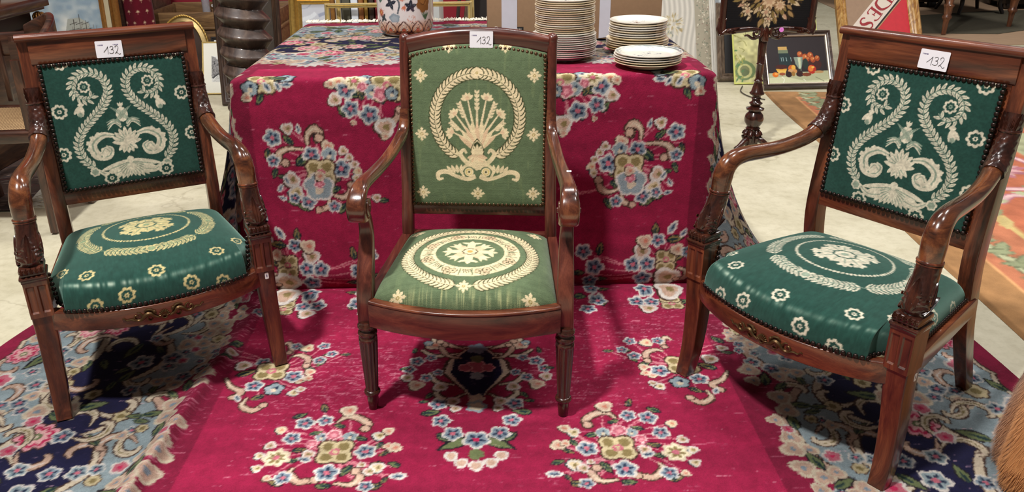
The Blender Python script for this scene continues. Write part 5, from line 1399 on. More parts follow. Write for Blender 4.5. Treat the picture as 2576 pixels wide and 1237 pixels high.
# ---- gilt-framed mirror; the red-lettered sign it reflects is built in as flat boards
def mirror_sign():
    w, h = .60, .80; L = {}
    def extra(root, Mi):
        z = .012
        MB().box(-.22, .22, .07, .73, .008, .011).build('tan_reflection', plain('reflected_tan', (152, 124, 100), .7), root, smooth=False, M=Mi)
        q = MB(); q.loft(np.array([[(x, y, zz) for x, y in ((.225, .07), (.225, .73), (.13, .73), (-.12, .30), (-.20, .07))] for zz in (.0112, .0122)])); q.build('red_reflection', plain('reflected_red', (196, 40, 52), .6), root, smooth=False, M=Mi)
        a = math.radians(50); ca, sa = math.cos(a), math.sin(a)
        T = lambda u, v: (-.055 + u * ca - v * sa, .44 + u * sa + v * ca)        # along / across the sign
        def strip(name, v0, v1, zz, mat):
            b = MB(); P = [T(-.40, v0), T(.42, v0), T(.42, v1), T(-.40, v1)]
            P = [(min(.222, max(-.222, x)), min(.735, max(.065, y))) for x, y in P]
            # clip the strip to the frame opening
            def clip(P, ax, lim, sg):
                out = []
                for p, q in zip(P, P[1:] + P[:1]):
                    ip, iq = sg * (p[ax] - lim) <= 0, sg * (q[ax] - lim) <= 0
                    if ip: out.append(p)
                    if ip != iq:
                        t = (lim - p[ax]) / (q[ax] - p[ax]); out.append((p[0] + t * (q[0] - p[0]), p[1] + t * (q[1] - p[1])))
                return out
            P = [T(-.50, v0), T(.52, v0), T(.52, v1), T(-.50, v1)]
            for ax, lim, sg in ((0, .224, 1), (0, -.224, -1), (1, .735, 1), (1, .065, -1)): P = clip(P, ax, lim, sg)
            b.loft(np.array([[(x, y, q) for x, y in P] for q in (zz, zz + .002)])); return b.build(name, mat, root, smooth=False, M=Mi)
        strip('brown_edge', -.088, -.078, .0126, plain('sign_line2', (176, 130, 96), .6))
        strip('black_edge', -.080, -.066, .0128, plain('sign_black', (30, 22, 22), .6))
        sg = strip('reflected_sign', -.068, .066, .013, plain('reflected_cream', (216, 202, 188), .55, var=.02))
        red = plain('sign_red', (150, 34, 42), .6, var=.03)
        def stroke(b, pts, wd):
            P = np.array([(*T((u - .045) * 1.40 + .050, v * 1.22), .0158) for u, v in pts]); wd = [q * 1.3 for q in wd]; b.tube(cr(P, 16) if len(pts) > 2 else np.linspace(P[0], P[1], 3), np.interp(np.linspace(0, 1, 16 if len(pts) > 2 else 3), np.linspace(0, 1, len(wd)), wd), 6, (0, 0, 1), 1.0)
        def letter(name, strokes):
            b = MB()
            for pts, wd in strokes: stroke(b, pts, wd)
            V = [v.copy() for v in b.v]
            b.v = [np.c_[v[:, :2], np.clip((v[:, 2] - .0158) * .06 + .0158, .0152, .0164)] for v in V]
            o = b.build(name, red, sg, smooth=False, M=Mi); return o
        # reversed, as the mirror reflects them: stems on the far side, arms towards the lower end
        letter('reflected_letter_d', [([(.155, -.036), (.155, .036)], (.008, .008)), ([(.165, -.038), (.13, -.040), (.092, -.022), (.086, .004), (.098, .032), (.13, .038), (.165, .037)], (.002, .003, .008, .011, .008, .003, .002)), ([(.150, -.038), (.172, -.038)], (.002, .002)), ([(.150, .037), (.172, .037)], (.002, .002))])
        letter('reflected_letter_e', [([(.062, -.034), (.062, .036)], (.009, .009)), ([(.074, -.037), (.03, -.037), (.012, -.024)], (.002, .003, .006)), ([(.074, .038), (.034, .038), (.022, .026)], (.002, .003, .006)), ([(.060, 0), (.036, 0)], (.002, .004)), ([(.036, -.010), (.036, .010)], (.003, .003))])
        letter('reflected_letter_s', [([(-.006, .026), (-.016, .038), (-.036, .036), (-.046, .020), (-.036, .004), (-.016, -.008), (-.008, -.024), (-.022, -.038), (-.046, -.034)], (.005, .004, .005, .009, .010, .009, .006, .004, .005))])
    picture('gilt_mirror', 'large gilt-framed mirror leaning back, its reflected red-lettered sign built as boards', 'frame', 2.90, 5.62, .004, w, h, 34, -2, .078, .05, wood('gilt_frame_wood', c0=(120, 72, 34), c1=(178, 132, 70), c2=(206, 168, 104), axis='z', rough=.3, coat=.3), None, plain('reflected_tan', (152, 124, 100), .7), 'mirror_ground', extra)
mirror_sign()

# ---- pole fire screen with embroidered panel
def fire_screen():
    root = empty('fire_screen', (1.412, 3.97, 0)); tag(root, 'carved pole fire screen with black floral needlework panel', 'fire screen')
    dm = wood('screen_mahogany', c0=(34, 16, 12), c1=(58, 28, 20), c2=(82, 42, 30), axis='z', rough=.22, coat=.6)
    b = MB(); b.lathe([(.030, .0), (.034, .03), (.036, .055), (.034, .085), (.030, .096), (.030, .102), (.038, .108), (.030, .114), (.034, .120), (.047, .142), (.049, .160), (.044, .180), (.030, .196), (.028, .202), (.044, .206), (.046, .214), (.030, .220), (.022, .228), (.032, .236), (.034, .242), (.022, .250), (.020, .262), (.026, .266), (.020, .272), (.022, .280), (.036, .288), (.038, .294), (.030, .304), (.020, .345), (.018, .352), (.023, .358), (.018, .364), (.015, .372), (.019, .400), (.0175, .440), (.021, .444), (.0165, .449), (.020, .50), (.022, .59), (.018, .60), (.016, 1.15)], 28); b.build('pole', dm, root, angle=60)
    b = MB()
    for k in range(8):
        a = 2 * PI * k / 8 + .3; b.tube(cr([(.028 * math.cos(a), .028 * math.sin(a), .100), (.040 * math.cos(a), .040 * math.sin(a), .080), (.042 * math.cos(a), .042 * math.sin(a), .055), (.034 * math.cos(a), .034 * math.sin(a), .035)], 8), np.array([.004, .008, .011, .012, .012, .010, .008, .005]), 8, (0, 0, 1))
    b.build('carved_knop', dm, root, angle=60)
    for k in range(3):
        a = PI / 2 + 2 * PI * k / 3; u = np.array((math.cos(a), math.sin(a), 0))
        P = [u * .02 + (0, 0, .05), u * .05 + (0, 0, .045), u * .085 + (0, 0, .022), u * .115 + (0, 0, .012)]
        b = MB(); b.tube(cr(P, 14), np.linspace(.018, .011, 14), 10, (0, 0, 1)); b.build('foot', dm, root)
    z0, hw, y = .632, .214, -.020
    b = MB()
    for sg in (-1, 1):                                             # scrolled bottom rail
        b.tube(cr([(sg * .025, y, .617), (sg * .075, y, .622), (sg * .13, y, .618), (sg * .185, y, .612), (sg * .222, y, .604)], 26), np.interp(np.linspace(0, 1, 26), [0, .3, .6, 1], [.009, .014, .016, .014]), 12, (0, 1, 0))
        b.tube(cr([(sg * .030, y - .010, .628), (sg * .022, y - .012, .604), (sg * .036, y - .012, .586), (sg * .058, y - .012, .590), (sg * .062, y - .012, .606), (sg * .050, y - .012, .611), (sg * .046, y - .012, .602)], 30), np.linspace(.009, .005, 30), 9, (0, 1, 0))
        b.tube(cr([(sg * .030, y - .006, .588), (sg * .062, y - .006, .576), (sg * .09, y - .006, .592), (sg * .106, y - .006, .590)], 14), np.linspace(.010, .004, 14), 9, (0, 1, 0))
        for dx, dz in ((.135, .012), (.150, -.012)): leaf_relief(b, (sg * .20, y - .014, .612), (sg * dx, y - .014, .617 + dz), .022, (0, -1, 0), .007, 3)
    leaf_relief(b, (0, y - .012, .57), (0, y - .012, .632), .03, (0, -1, 0), .008, 4); b.rbox(-.016, .016, y - .012, y + .012, .56, .625, .004)
    b.build('carved_rail', dm, root, angle=50)
    for sg in (-1, 1):
        b = MB(); x = sg * .222
        b.tube(cr([(x, y, .600), (x + sg * .012, y, .625), (x + sg * .010, y, .655), (x + sg * .018, y, .676)], 12), np.linspace(.020, .003, 12), 9, (0, 1, 0)); b.tube(cr([(x, y, .600), (x - sg * .010, y, .63), (x - sg * .012, y, .655), (x - sg * .022, y, .676)], 12), np.linspace(.018, .003, 12), 9, (0, 1, 0))
        b.tube([(x - sg * .022, y - .012, .622), (x + sg * .012, y - .012, .594)], .006, 8, (0, 1, 0))
        b.build('tulip_corner', dm, root, angle=50)
        b = MB(); b.tube(np.array([(x, y, .62), (x, y, 1.12)]), .016, 14); b.build('side_post', dm, root)
    MB().tube(np.array([(-.222, y, 1.12), (.222, y, 1.12)]), .016, 14, (0, 0, 1)).build('top_rail', dm, root)
    c = Canvas(-.22, .22, .0, .50, .0022, (20, 18, 20)); rng = random.Random(8)
    A = c.a; A *= (.8 + .4 * (np.arange(A.shape[0]) % 4 < 2))[:, None, None]
    pal = [(196, 170, 132), (176, 140, 108), (160, 128, 84), (206, 184, 150), (140, 108, 66), (190, 150, 122)]
    for k in range(150):
        a = rng.random() * 6.28; r = .15 * rng.random() ** .5; x, yy = r * math.cos(a), .185 + r * math.sin(a) * .95
        col = pal[k % 6]; s = rng.uniform(.018, .032)
        if k % 3 == 0:
            for q in range(6): c.leaf(x, yy, s, s * .6, q * 1.05, (60, 44, 30), .6); c.leaf(x, yy, s * .88, s * .45, q * 1.05, col, .6)
            c.blob(x, yy, s * .35, pal[(k + 2) % 6], 5, .3)
        else: c.leaf(x, yy, s * 1.7, s * .8, a + rng.uniform(-.6, .6), (50, 38, 26)); c.leaf(x, yy, s * 1.55, s * .62, a, pal[(k // 2) % 6] if k % 2 else (134, 112, 66))
    for x, yy, s in ((0, .135, .05), (-.1, .215, .04), (.10, .215, .045), (.055, .11, .032), (-.02, .25, .04)):
        for q in range(9): c.leaf(x, yy, s, s * .5, q * .7, (150, 116, 84)); 
        for q in range(9): c.leaf(x, yy, s * .86, s * .34, q * .7 + .2, (214, 186, 150))
        for q in range(6): c.leaf(x, yy, s * .5, s * .3, q * 1.05, (196, 160, 128))
    gx, gz = np.meshgrid(np.linspace(-.212, .212, 190), np.linspace(0, .49, 200))
    me = mesh_np('needlework_panel', np.stack([gx, gx * 0 + y - .002, gz + .625], -1).reshape(-1, 3), grid_faces(200, 190), False, None, c.sample(gx, gz).reshape(-1, 3))
    link('needlework_panel', me, painted('needlework', .85, .1, .4, 500, .2, 0, .1), root)
    MB().box(-.212, .212, y, y + .004, .625, 1.115).build('panel_back', BLACK, root, smooth=False)
    b = MB(); b.lathe([(.001, 0), (.0115, 0), (.0115, .0008), (.001, .0008)], 20, caps=False); o = b.build('round_sticker', plain('sticker_pink', (226, 128, 214), .5, var=.01), root, M=frame_M((.0720, y - .0155, .619), (1, 0, 0), (0, -1, .15))); o['label'] = 'round pink sticker'
fire_screen()

# ---- far right: tables on turned legs, flat khaki carpet, dark cabinets
def far_right():
    kh = plain('khaki_carpet', (80, 74, 58), .95, var=.12, scale=30); fl = plain('pale_carpet', (168, 138, 110), .9, var=.06, scale=12)
    b = MB(); q = [(3.75, 6.75), (7.2, 6.75), (7.2, 9.9), (4.1, 9.9)]
    b.loft(np.array([[(x, y, z) for x, y in q] for z in (.001, .004)])); o = b.build('pale_carpet', fl, smooth=False); tag(o, 'pale pinkish carpet on the floor under the far tables', 'carpet')
    b = MB(); q = [(4.05, 7.38), (4.75, 7.28), (6.6, 8.2), (6.9, 8.75), (5.6, 8.75), (4.55, 8.45), (4.2, 8.1)]
    b.loft(np.array([[(x, y, z) for x, y in q] for z in (.004, .009)])); o = b.build('khaki_rug', kh, smooth=False); tag(o, 'flat dark khaki rug beneath the table with turned legs', 'rug')
    tw = wood('table_brown', c0=(70, 40, 26), c1=(104, 62, 40), c2=(134, 86, 58), axis='z', rough=.35)
    root = empty('turned_leg_table', (4.75, 7.95, .009)); tag(root, 'brown wooden table on slim ring-turned legs at the far end', 'table')
    for dx, dy in ((-.50, -.66), (-.62, .28), (.34, -.28), (.22, .62)):
        b = MB(); b.lathe([(.020, 0), (.024, .10), (.028, .13), (.040, .145), (.042, .16), (.030, .175), (.034, .20), (.036, .24), (.044, .252), (.046, .262), (.030, .275), (.036, .34), (.044, .70)], 18, dx, dy); b.build('turned_leg', tw, root, angle=60)
    b = MB(); b.loft(np.array([[(x, y, z) for x, y in ((-.62, -.78), (.48, -.38), (.36, .74), (-.74, .38))] for z in (.70, .74)])); b.build('table_top', tw, root, smooth=False)
    dk = wood('cabinet_dark', c0=(18, 10, 8), c1=(30, 18, 14), c2=(44, 28, 20), axis='z', rough=.4)
    for k, (x, y, w, d, lab) in enumerate(((4.75, 9.35, .9, .45, 'dark cabinet on a wide plinth behind the turned-leg table'), (6.35, 9.0, 1.1, .5, 'dark low cabinet standing at the edge of the khaki rug'))):
        c = empty('dark_cabinet', (x, y, .004), -.15); tag(c, lab, 'cabinet')
        MB().rbox(-w / 2, w / 2, -d / 2, d / 2, .06, .95, .01).build('body', dk, c); MB().rbox(-w / 2 - .02, w / 2 + .02, -d / 2 - .02, d / 2 + .02, .95, .99, .006).build('top', dk, c)
        for sx in (-1, 1):
            MB().rbox(sx * w / 4 - w / 4 + .02, sx * w / 4 + w / 4 - .02, -d / 2 - .012, -d / 2, .10, .90, .005).build('door', dk, c)
            for sy in (-1, 1): MB().rbox(sx * (w / 2 - .06) - .04, sx * (w / 2 - .06) + .04, sy * (d / 2 - .05) - .04, sy * (d / 2 - .05) + .04, 0, .07, .01).build('foot', dk, c)
    r2 = empty('cabriole_chair', (5.30, 8.72, .0095)); tag(r2, 'dark chair with slender curved legs beyond the turned-leg table', 'chair')
    for sx in (-1, 1):
        for sy in (-1, 1):
            b = MB(); b.tube(cr([(sx * .20, sy * .2, .42), (sx * .235, sy * .23, .32), (sx * .20, sy * .2, .12), (sx * .235, sy * .23, 0)], 14), np.linspace(.03, .018, 14), 8); b.build('leg', dk, r2)
    MB().rbox(-.25, .25, -.25, .25, .40, .46, .02).build('seat', dk, r2); MB().rbox(-.22, .22, .2, .24, .46, .95, .015).build('backrest', dk, r2)
far_right()

# ---- tapestry-weave carpet on the right
def aubusson():
    # local s along its left edge (towards the back), t to the right
    p0 = np.array((1.535, 1.35)); p1 = np.array((1.90, 5.20)); ax = nrm(p1 - p0); nx = np.array((ax[1], -ax[0])); L = 3.86; Wd = 3.0
    c = Canvas(0, Wd, -.0, L, .0055, (186, 104, 70)); rng = random.Random(12)
    TAN = (166, 124, 82); GR = (150, 156, 120); LG = (186, 188, 150); PK = (206, 160, 160); SAL = (190, 112, 82); YL = (206, 180, 120); ROSE = (178, 116, 126)
    U, V = np.meshgrid(c.xs, c.ys); E = np.minimum(U, L - V)
    def put(m, col): c.a[m] = np.array(col) / 255.
    put(E < 9, SAL); put(E > .95, (170, 172, 136)); put(E < .16, TAN); put((E > .16) & (E < .172), (216, 160, 110)); put((E > .40) & (E < .43), YL); put(E < .02, (140, 104, 68))
    put((E > .172) & (E < .40), (192, 122, 90))
    for k in range(38):                                            # leaf garland border
        s = .15 + k * .115
        for j, (du, da) in enumerate(((.28, .5), (.26, -.6), (.32, 1.4))):
            for pos, rot in (((du + .02 * math.sin(k), s), PI / 2 + da),):
                c.leaf(pos[0], pos[1], .13, .055, rot, (110, 114, 86), .7); c.leaf(pos[0], pos[1], .12, .042, rot, GR if j else LG, .7)
    for k in range(30):
        s = .3 + k * .1
        for j, (du, da) in enumerate(((.28, .5), (.26, -.6), (.32, 1.4))): c.leaf(s, L - du, .13, .05, da, GR if j else LG, .7)
    def rosem(x, y, r):
        for q in range(9): c.leaf(x, y, r, r * .55, q * .7, ROSE)
        for q in range(9): c.leaf(x, y, r * .85, r * .36, q * .7 + .2, PK)
        c.disc(x, y, r * .3, YL); c.disc(x, y, r * .16, SAL)
    for k in range(6):
        y = .32 + k * .66
        rosem(.70, y, .16)
        P = [(.52, y - .24), (.64, y - .30), (.86, y - .24), (.92, y), (.84, y + .22), (.62, y + .28), (.50, y + .18)]
        c.ribbon(P, .05, ROSE, 60); c.ribbon(P, .028, (222, 186, 184), 60)
        for q in range(14):
            a = rng.random() * 6; c.leaf(.7 + .25 * math.cos(a), y + .26 * math.sin(a), .14, .05, a + 1.2, rng.choice([YL, LG, (196, 176, 120), (150, 150, 112)]))
    for k in range(150):
        x, y = rng.uniform(1.15, Wd), rng.uniform(0, L - .9); c.leaf(x, y, .12, .045, rng.random() * 6, rng.choice([YL, (196, 150, 100), LG, PK, (186, 130, 92)]))
    for k in range(7): rosem(1.75 + .3 * math.sin(k * 2), .35 + k * .5, .16)
    n = vnoise(c.a.shape[:2], (70, 60), np.random.default_rng(1)); c.a *= (.92 + .16 * n)[..., None]
    st = .012; u = np.arange(0, Wd + st, st); v = np.arange(0, L + st, st); uu, vv = np.meshgrid(u, v)
    wob = .012 * np.sin(vv * 3.1) * np.exp(-uu * 3)
    X = p0[0] + ax[0] * vv + nx[0] * (uu + wob); Y = p0[1] + ax[1] * vv + nx[1] * (uu + wob); Z = .0065 + 0 * uu + .0012 * np.sin(9 * uu) * np.sin(7 * vv)
    Z[:, 0] = .001; Z[0] = .001; Z[-1] = .001; Z[:, -1] = .001
    me = mesh_np('tapestry_carpet', np.stack([X, Y, Z], -1).reshape(-1, 3), grid_faces(*uu.shape), True, 180, c.sample(np.clip(uu, 0, Wd), np.clip(vv, 0, L)).reshape(-1, 3))
    o = link('tapestry_carpet', me, painted('flat_weave', .92, .05, .4, 350, .15, var=.1)); tag(o, 'faded salmon and sage flat-woven carpet with plain tan edge', 'carpet')
aubusson()

# ---- fur hanging at the near right
def fur():
    root = empty('fur_throw', (1.345, 1.36, 0)); tag(root, 'ginger brown fur throw at the near right edge', 'fur')
    rng = np.random.default_rng(7)
    n, m = 44, 72; z = np.linspace(.004, .62, n)
    th = np.linspace(0, 2 * PI, m, endpoint=False)
    R = []
    for zz in z:
        t = zz / .62
        rx = np.interp(t, [0, .12, .30, .5, .75, .88, .96, 1], [.170, .195, .185, .155, .115, .085, .050, .006]); ry = np.interp(t, [0, .3, .75, .88, .96, 1], [.20, .18, .12, .09, .05, .006])
        lob = 1 + (1 - t) * (.06 * np.sin(3 * th + 4 * t) + .06 * np.sin(8 * th + 2 + 3 * t) + .03 * np.sin(13 * th))
        R.append(np.stack([.06 * t + rx * lob * np.cos(th), .10 * t + ry * lob * np.sin(th), np.full(m, zz)], 1))
    R = np.array(R)
    fm = plain('fur_hide', (176, 114, 60), .8, var=.14, scale=14, sheen=.3)
    b = MB(); b.loft(R); b.build('hide', fm, root, angle=180)
    # hair: fine blades lying downwards
    V, F = [], []
    N = 70000
    i = rng.integers(1, n - 1, N); j = rng.integers(0, m, N); fi = rng.random(N); fj = rng.random(N)
    P = R[i, j] * (1 - fj)[:, None] + R[i, (j + 1) % m] * fj[:, None]; P = P + (R[np.minimum(i + 1, n - 1), j] - R[i, j]) * fi[:, None]
    C = np.stack([.06 * P[:, 2] / .62, .10 * P[:, 2] / .62, P[:, 2]], 1); out = nrm(P - C); out[:, 2] = 0
    side = np.cross(out, (0, 0, 1)); L = .014 + .014 * rng.random(N); jit = rng.normal(0, .16, (N, 3))
    d = nrm(out * .22 + np.array((0, 0, -1)) + jit * .5); wv = .0005 + .0005 * rng.random(N)
    a = P - side * wv[:, None]; bb = P + side * wv[:, None]; c1 = P + d * L[:, None] + out * .004
    VV = np.stack([a, bb, c1], 1).reshape(-1, 3); VV[:, 2] = np.maximum(VV[:, 2], .001)
    me = mesh_np('fur_hair', VV, np.arange(3 * N).reshape(-1, 3), False, None)
    h = link('fur_hair', me, plain('fur_hair', (200, 136, 78), .65, var=.16, scale=9, sheen=.4), root); h['kind'] = 'stuff'
fur()

# ------------------------------------------------------------------ left and middle background
def marine():
    w, h = 1.10, 1.05
    c = Canvas(-w / 2, w / 2, 0, h, .0022, (168, 180, 186)); g = np.random.default_rng(21); rng = random.Random(2)
    U, V = np.meshgrid(c.xs, c.ys)
    n = .6 * vnoise(c.a.shape[:2], (6, 6), g) + .3 * vnoise(c.a.shape[:2], (14, 12), g) + .15 * vnoise(c.a.shape[:2], (40, 34), g)
    k = np.clip((n - .38) * 3.2, 0, 1)[..., None]
    c.a[:] = np.array((132, 150, 164)) / 255. * (1 - k) + np.array((206, 206, 200)) / 255. * k
    c.poly([(.16, .40), (.33, .40), (.34, .50), (.28, .54), (.20, .53)], (156, 158, 150))
    sea = V < .36; c.a[sea] = (np.array((112, 132, 132)) / 255.) * (.85 + .3 * n[sea])[:, None]
    ink = (52, 46, 44)
    for x, top in ((.235, .53), (.275, .56), (.315, .52)):
        c.ribbon([(x, .37), (x + .004, top)], .0036, ink, 4)
        for y, L in ((.50, .05), (.46, .08), (.43, .10), (.405, .10)): c.ribbon([(x - L / 2, y - .006), (x + L / 2, y + .010)], .0034, ink, 4)
    c.poly([(.17, .36), (.36, .36), (.35, .385), (.20, .38)], (70, 60, 52)); c.poly([(.34, .36), (.42, .36), (.42, .42), (.36, .42)], (186, 176, 140))
    for q in range(30): x = rng.uniform(.18, .38); c.ribbon([(x, .37), (x + rng.uniform(-.05, .05), .37 + rng.uniform(.04, .14))], .0014, (104, 96, 88), 3)
    def extra(root, Mi):
        frame_part('linen_liner', w, h, [(.058, .006), (.058, .020), (.062, .022), (.094, .012), (.096, .006)], plain('linen', (178, 166, 136), .7, var=.05), root, Mi)
        frame_part('gilt_slip', w, h, [(.092, .006), (.092, .024), (.100, .028), (.122, .020), (.126, .006)], GOLDB, root, Mi)
    picture('marine_painting', 'large gilt-framed painting of a sailing ship under cloudy sky', 'painting', -2.955, 5.30, .003, w, h, 4, 0, .058, .05, GOLDB, c, extra=extra, res=.003)
marine()
def fabric_roll():
    c = Canvas(-.45, .45, 0, 1.2, .003, (86, 16, 30))
    for i in range(-6, 7):
        for j in range(16):
            x = i * .066 + (.033 if j % 2 else 0); y = .03 + j * .075
            for q in range(5): c.leaf(x, y, .015, .007, PI / 2 + (q - 2) * .9, (150, 120, 100))
            c.disc(x, y, .006, (196, 170, 140)); c.leaf(x, y, .02, .006, -PI / 2, (160, 126, 100))
    th = np.linspace(-PI, PI, 160); z = np.linspace(0, 1.15, 330); T, Z = np.meshgrid(th, z); r = .095 + .006 * np.sin(5 * T)
    me = mesh_np('patterned_fabric_roll', np.stack([r * np.sin(T), -r * np.cos(T), Z], -1).reshape(-1, 3), grid_faces(330, 160), True, 180, c.sample(T * .095, Z).reshape(-1, 3))
    o = link('patterned_fabric_roll', me, painted('burgundy_cloth', .9, .2, .3, 400, .1, 0, .08)); o.location = (-2.365, 5.54, .002)
    tag(o, 'burgundy fabric roll with small cream sprigs beside the marine painting', 'fabric')
    MB().lathe([(.001, 0), (.098, 0), (.098, .004), (.001, .004)], 30, caps=False).build('roll_end', plain('cloth_end', (84, 18, 30), .9), o); MB().lathe([(.001, 1.146), (.098, 1.146), (.098, 1.15), (.001, 1.15)], 30, caps=False).build('roll_end', plain('cloth_end', (84, 18, 30), .9), o)
fabric_roll()
def chest_and_tray():
    ch = empty('oak_chest', (-1.90, 5.92, 0)); tag(ch, 'low brown oak chest of drawers with black plinth under the open tray', 'chest')
    MB().rbox(-.46, .46, -.25, .25, .0, .25, .004).build('plinth', plain('plinth_black', (30, 24, 22), .5), ch)
    MB().rbox(-.47, .47, -.26, .26, .25, .40, .004).build('drawer_case', OAKX, ch)
    MB().rbox(-.45, .45, -.268, -.258, .262, .335, .004).build('drawer_front', OAKX, ch); MB().rbox(-.48, .48, -.272, .262, .40, .42, .005).build('chest_top', OAKX, ch)
    for x in (-.22, .22): MB().tube(cr([(x - .03, -.268, .305), (x - .025, -.285, .295), (x + .025, -.285, .295), (x + .03, -.268, .305)], 12), .004, 6, (0, 0, 1)).build('drawer_handle', GOLDB, ch)
    t = empty('open_wooden_tray', (-1.90, 5.915, .42)); tag(t, 'open brown wooden tray with pale rims on the oak chest', 'tray')
    for nm, q in (('front_board', (-.46, .46, -.26, -.238, 0, .10)), ('back_board', (-.46, .46, .236, .258, 0, .112)), ('side_board', (-.46, -.438, -.238, .236, 0, .105)), ('side_board', (.438, .46, -.238, .236, 0, .105)), ('tray_bottom', (-.438, .438, -.238, .236, 0, .01)), ('divider', (-.13, .1, .02, .03, .01, .085))): MB().rbox(*q, .002).build(nm, OAKX, t)
    MB().lathe([(.001, 0), (.012, 0), (.012, .001), (.001, .001)], 14, caps=False).build('oval_label', plain('sticker_white', (238, 236, 234), .5), t, M=frame_M((-.155, .2355, .085), (1.6, 0, 0), (0, -1, 0)))
    b = MB(); b.lathe([(.030, 0), (.032, .006), (.012, .02), (.010, .03), (.017, .045), (.009, .06), (.008, .15), (.016, .17), (.020, .19), (.013, .20)], 20)
    o = b.build('white_candlestick', plain('white_china', (222, 224, 228), .2, coat=.5), angle=60); o.location = (-1.885, 5.86, .43); tag(o, 'slim white candlestick standing in the open tray', 'candlestick')
    b = MB(); b.lathe([(.026, 0), (.028, .01), (.028, .26), (.032, .30), (.030, .30), (.026, .26), (.025, .012), (.001, .012)], 24, caps=False)
    o = b.build('glass_cylinder', plain('clear_glass', (226, 226, 232), .06, var=0, trans=.75), angle=60); o.location = (-2.02, 5.90, .43); tag(o, 'tall clear glass cylinder standing in the open tray', 'glass')
    cp = empty('brown_cupboard', (-2.62, 6.02, 0)); tag(cp, 'brown panelled cupboard behind the burgundy fabric roll', 'cupboard')
    MB().rbox(-.30, .24, -.17, .17, 0, 1.2, .005).build('case', wood('cupboard_wood', c0=(66, 44, 34), c1=(88, 62, 50), c2=(108, 80, 66), axis='x', rough=.5), cp); MB().rbox(-.27, .21, -.185, -.17, .06, 1.1, .005).build('door', wood('cupboard_wood', c0=(66, 44, 34), c1=(88, 62, 50), c2=(108, 80, 66), axis='x', rough=.5), cp)
chest_and_tray()
def oval_frame():
    root = empty('oval_gilt_frame', (-2.085, 5.47, .004)); tag(root, 'oval gilt rope-edged frame leaning behind the armchair', 'frame')
    M = stand_M(0, 0, 0, 14); M[:3, 3] = 0; A, B = .180, .262
    t = np.linspace(0, 2 * PI, 90)
    def ring(a, z): return np.stack([(A - a) * np.cos(t), B + (B - a) * np.sin(t), np.full(90, z)], 1)
    R = np.array([ring(a, z) for a, z in ((.0, 0), (.0, .018), (.012, .020), (.018, .010), (.045, .018), (.055, .008), (.055, 0))]); b = MB(); b.loft(R.transpose(0, 1, 2), caps=False); b.build('moulding', plain('gilt_dull', (150, 128, 82), .42, .6, var=.15, scale=50), root, M=M, angle=50)
    b = MB()
    for k in range(64):
        a = 2 * PI * k / 64; p = np.array(((A - .006) * math.cos(a), B + (B - .006) * math.sin(a), .021)); d = nrm(np.array((-(A) * math.sin(a), B * math.cos(a), .0)))
        nn = np.array((math.cos(a), math.sin(a), 0)); b.tube(np.array([p - d * .010 - nn * .003, p, p + d * .010 + nn * .003]), np.array([.004, .0065, .004]), 6, (0, 0, 1))
    b.build('rope_edge', GOLD, root, M=M)
    b = MB(); e = ring(.05, .004); b.add(np.vstack([e[:-1], [[0, B, .004]]]), [(i, (i + 1) % 89, 89) for i in range(89)]); b.build('oval_picture', plain('oval_dark', (58, 44, 38), .35, var=.3, scale=9), root, M=M)
oval_frame()
def street_drawing():
    w, h = .30, .365
    c = Canvas(-w / 2, w / 2, 0, h, .0016, (228, 226, 214)); rng = random.Random(4); ink = (58, 56, 58)
    x0, x1, y0, y1 = -.085, .085, .085, .265
    c.poly([(x0, y0), (x1, y0), (x1, y1), (x0, y1)], (222, 222, 218))
    c.poly([(x0, y0 + .03), (x0, y1), (-.055, y1 - .01), (-.03, y0 + .10), (-.035, y0 + .05)], (140, 138, 138)); c.poly([(x1, y0 + .03), (x1, y1 - .02), (.05, y1 - .04), (.028, y0 + .10), (.03, y0 + .05)], (150, 148, 148))
    c.poly([(-.03, y0 + .10), (.028, y0 + .10), (.028, y0 + .125), (-.03, y0 + .125)], (110, 108, 108)); c.poly([(x0, y0), (x1, y0), (.03, y0 + .055), (-.035, y0 + .055)], (200, 200, 196))
    c.ribbon([(x0, y0 + .028), (-.035, y0 + .055)], .003, ink, 3); c.ribbon([(x1, y0 + .028), (.03, y0 + .055)], .003, ink, 3)
    for k in range(150):
        sd = rng.choice((-1, 1)); x = sd * rng.uniform(.03, .083); y = rng.uniform(y0 + .04, y1 - .02); c.ribbon([(x, y), (x + rng.uniform(-.006, .006), y + rng.uniform(.004, .02))], .0012 + .001 * rng.random(), ink if k % 3 else (30, 30, 32), 3)
    for k in range(40): x = rng.uniform(x0, x1); y = rng.uniform(y0, y0 + .04); c.ribbon([(x, y), (x + .012, y + .006)], .001, (120, 118, 116), 3)
    for k in range(5): c.blob(-.075 + .008 * k, y0 + .03 + .006 * k, .006, (40, 40, 42), 4, .3)
    picture('street_drawing', 'ink drawing of an old street in a thin gold frame', 'drawing', -1.795, 5.36, .003, w, h, 22, 0, .010, .012, GOLDP, c, painted('drawing_paper', .5, 0, 0, 200, .4, .2, .02), 'drawing_sheet', res=.0026)
    picture('black_framed_print', 'black frame with white line showing just behind the street drawing', 'print', -1.738, 5.43, .003, .33, .385, 21, 0, .022, .014, BLACK, None, plain('mount_white', (214, 212, 206), .6), 'mount')
street_drawing()
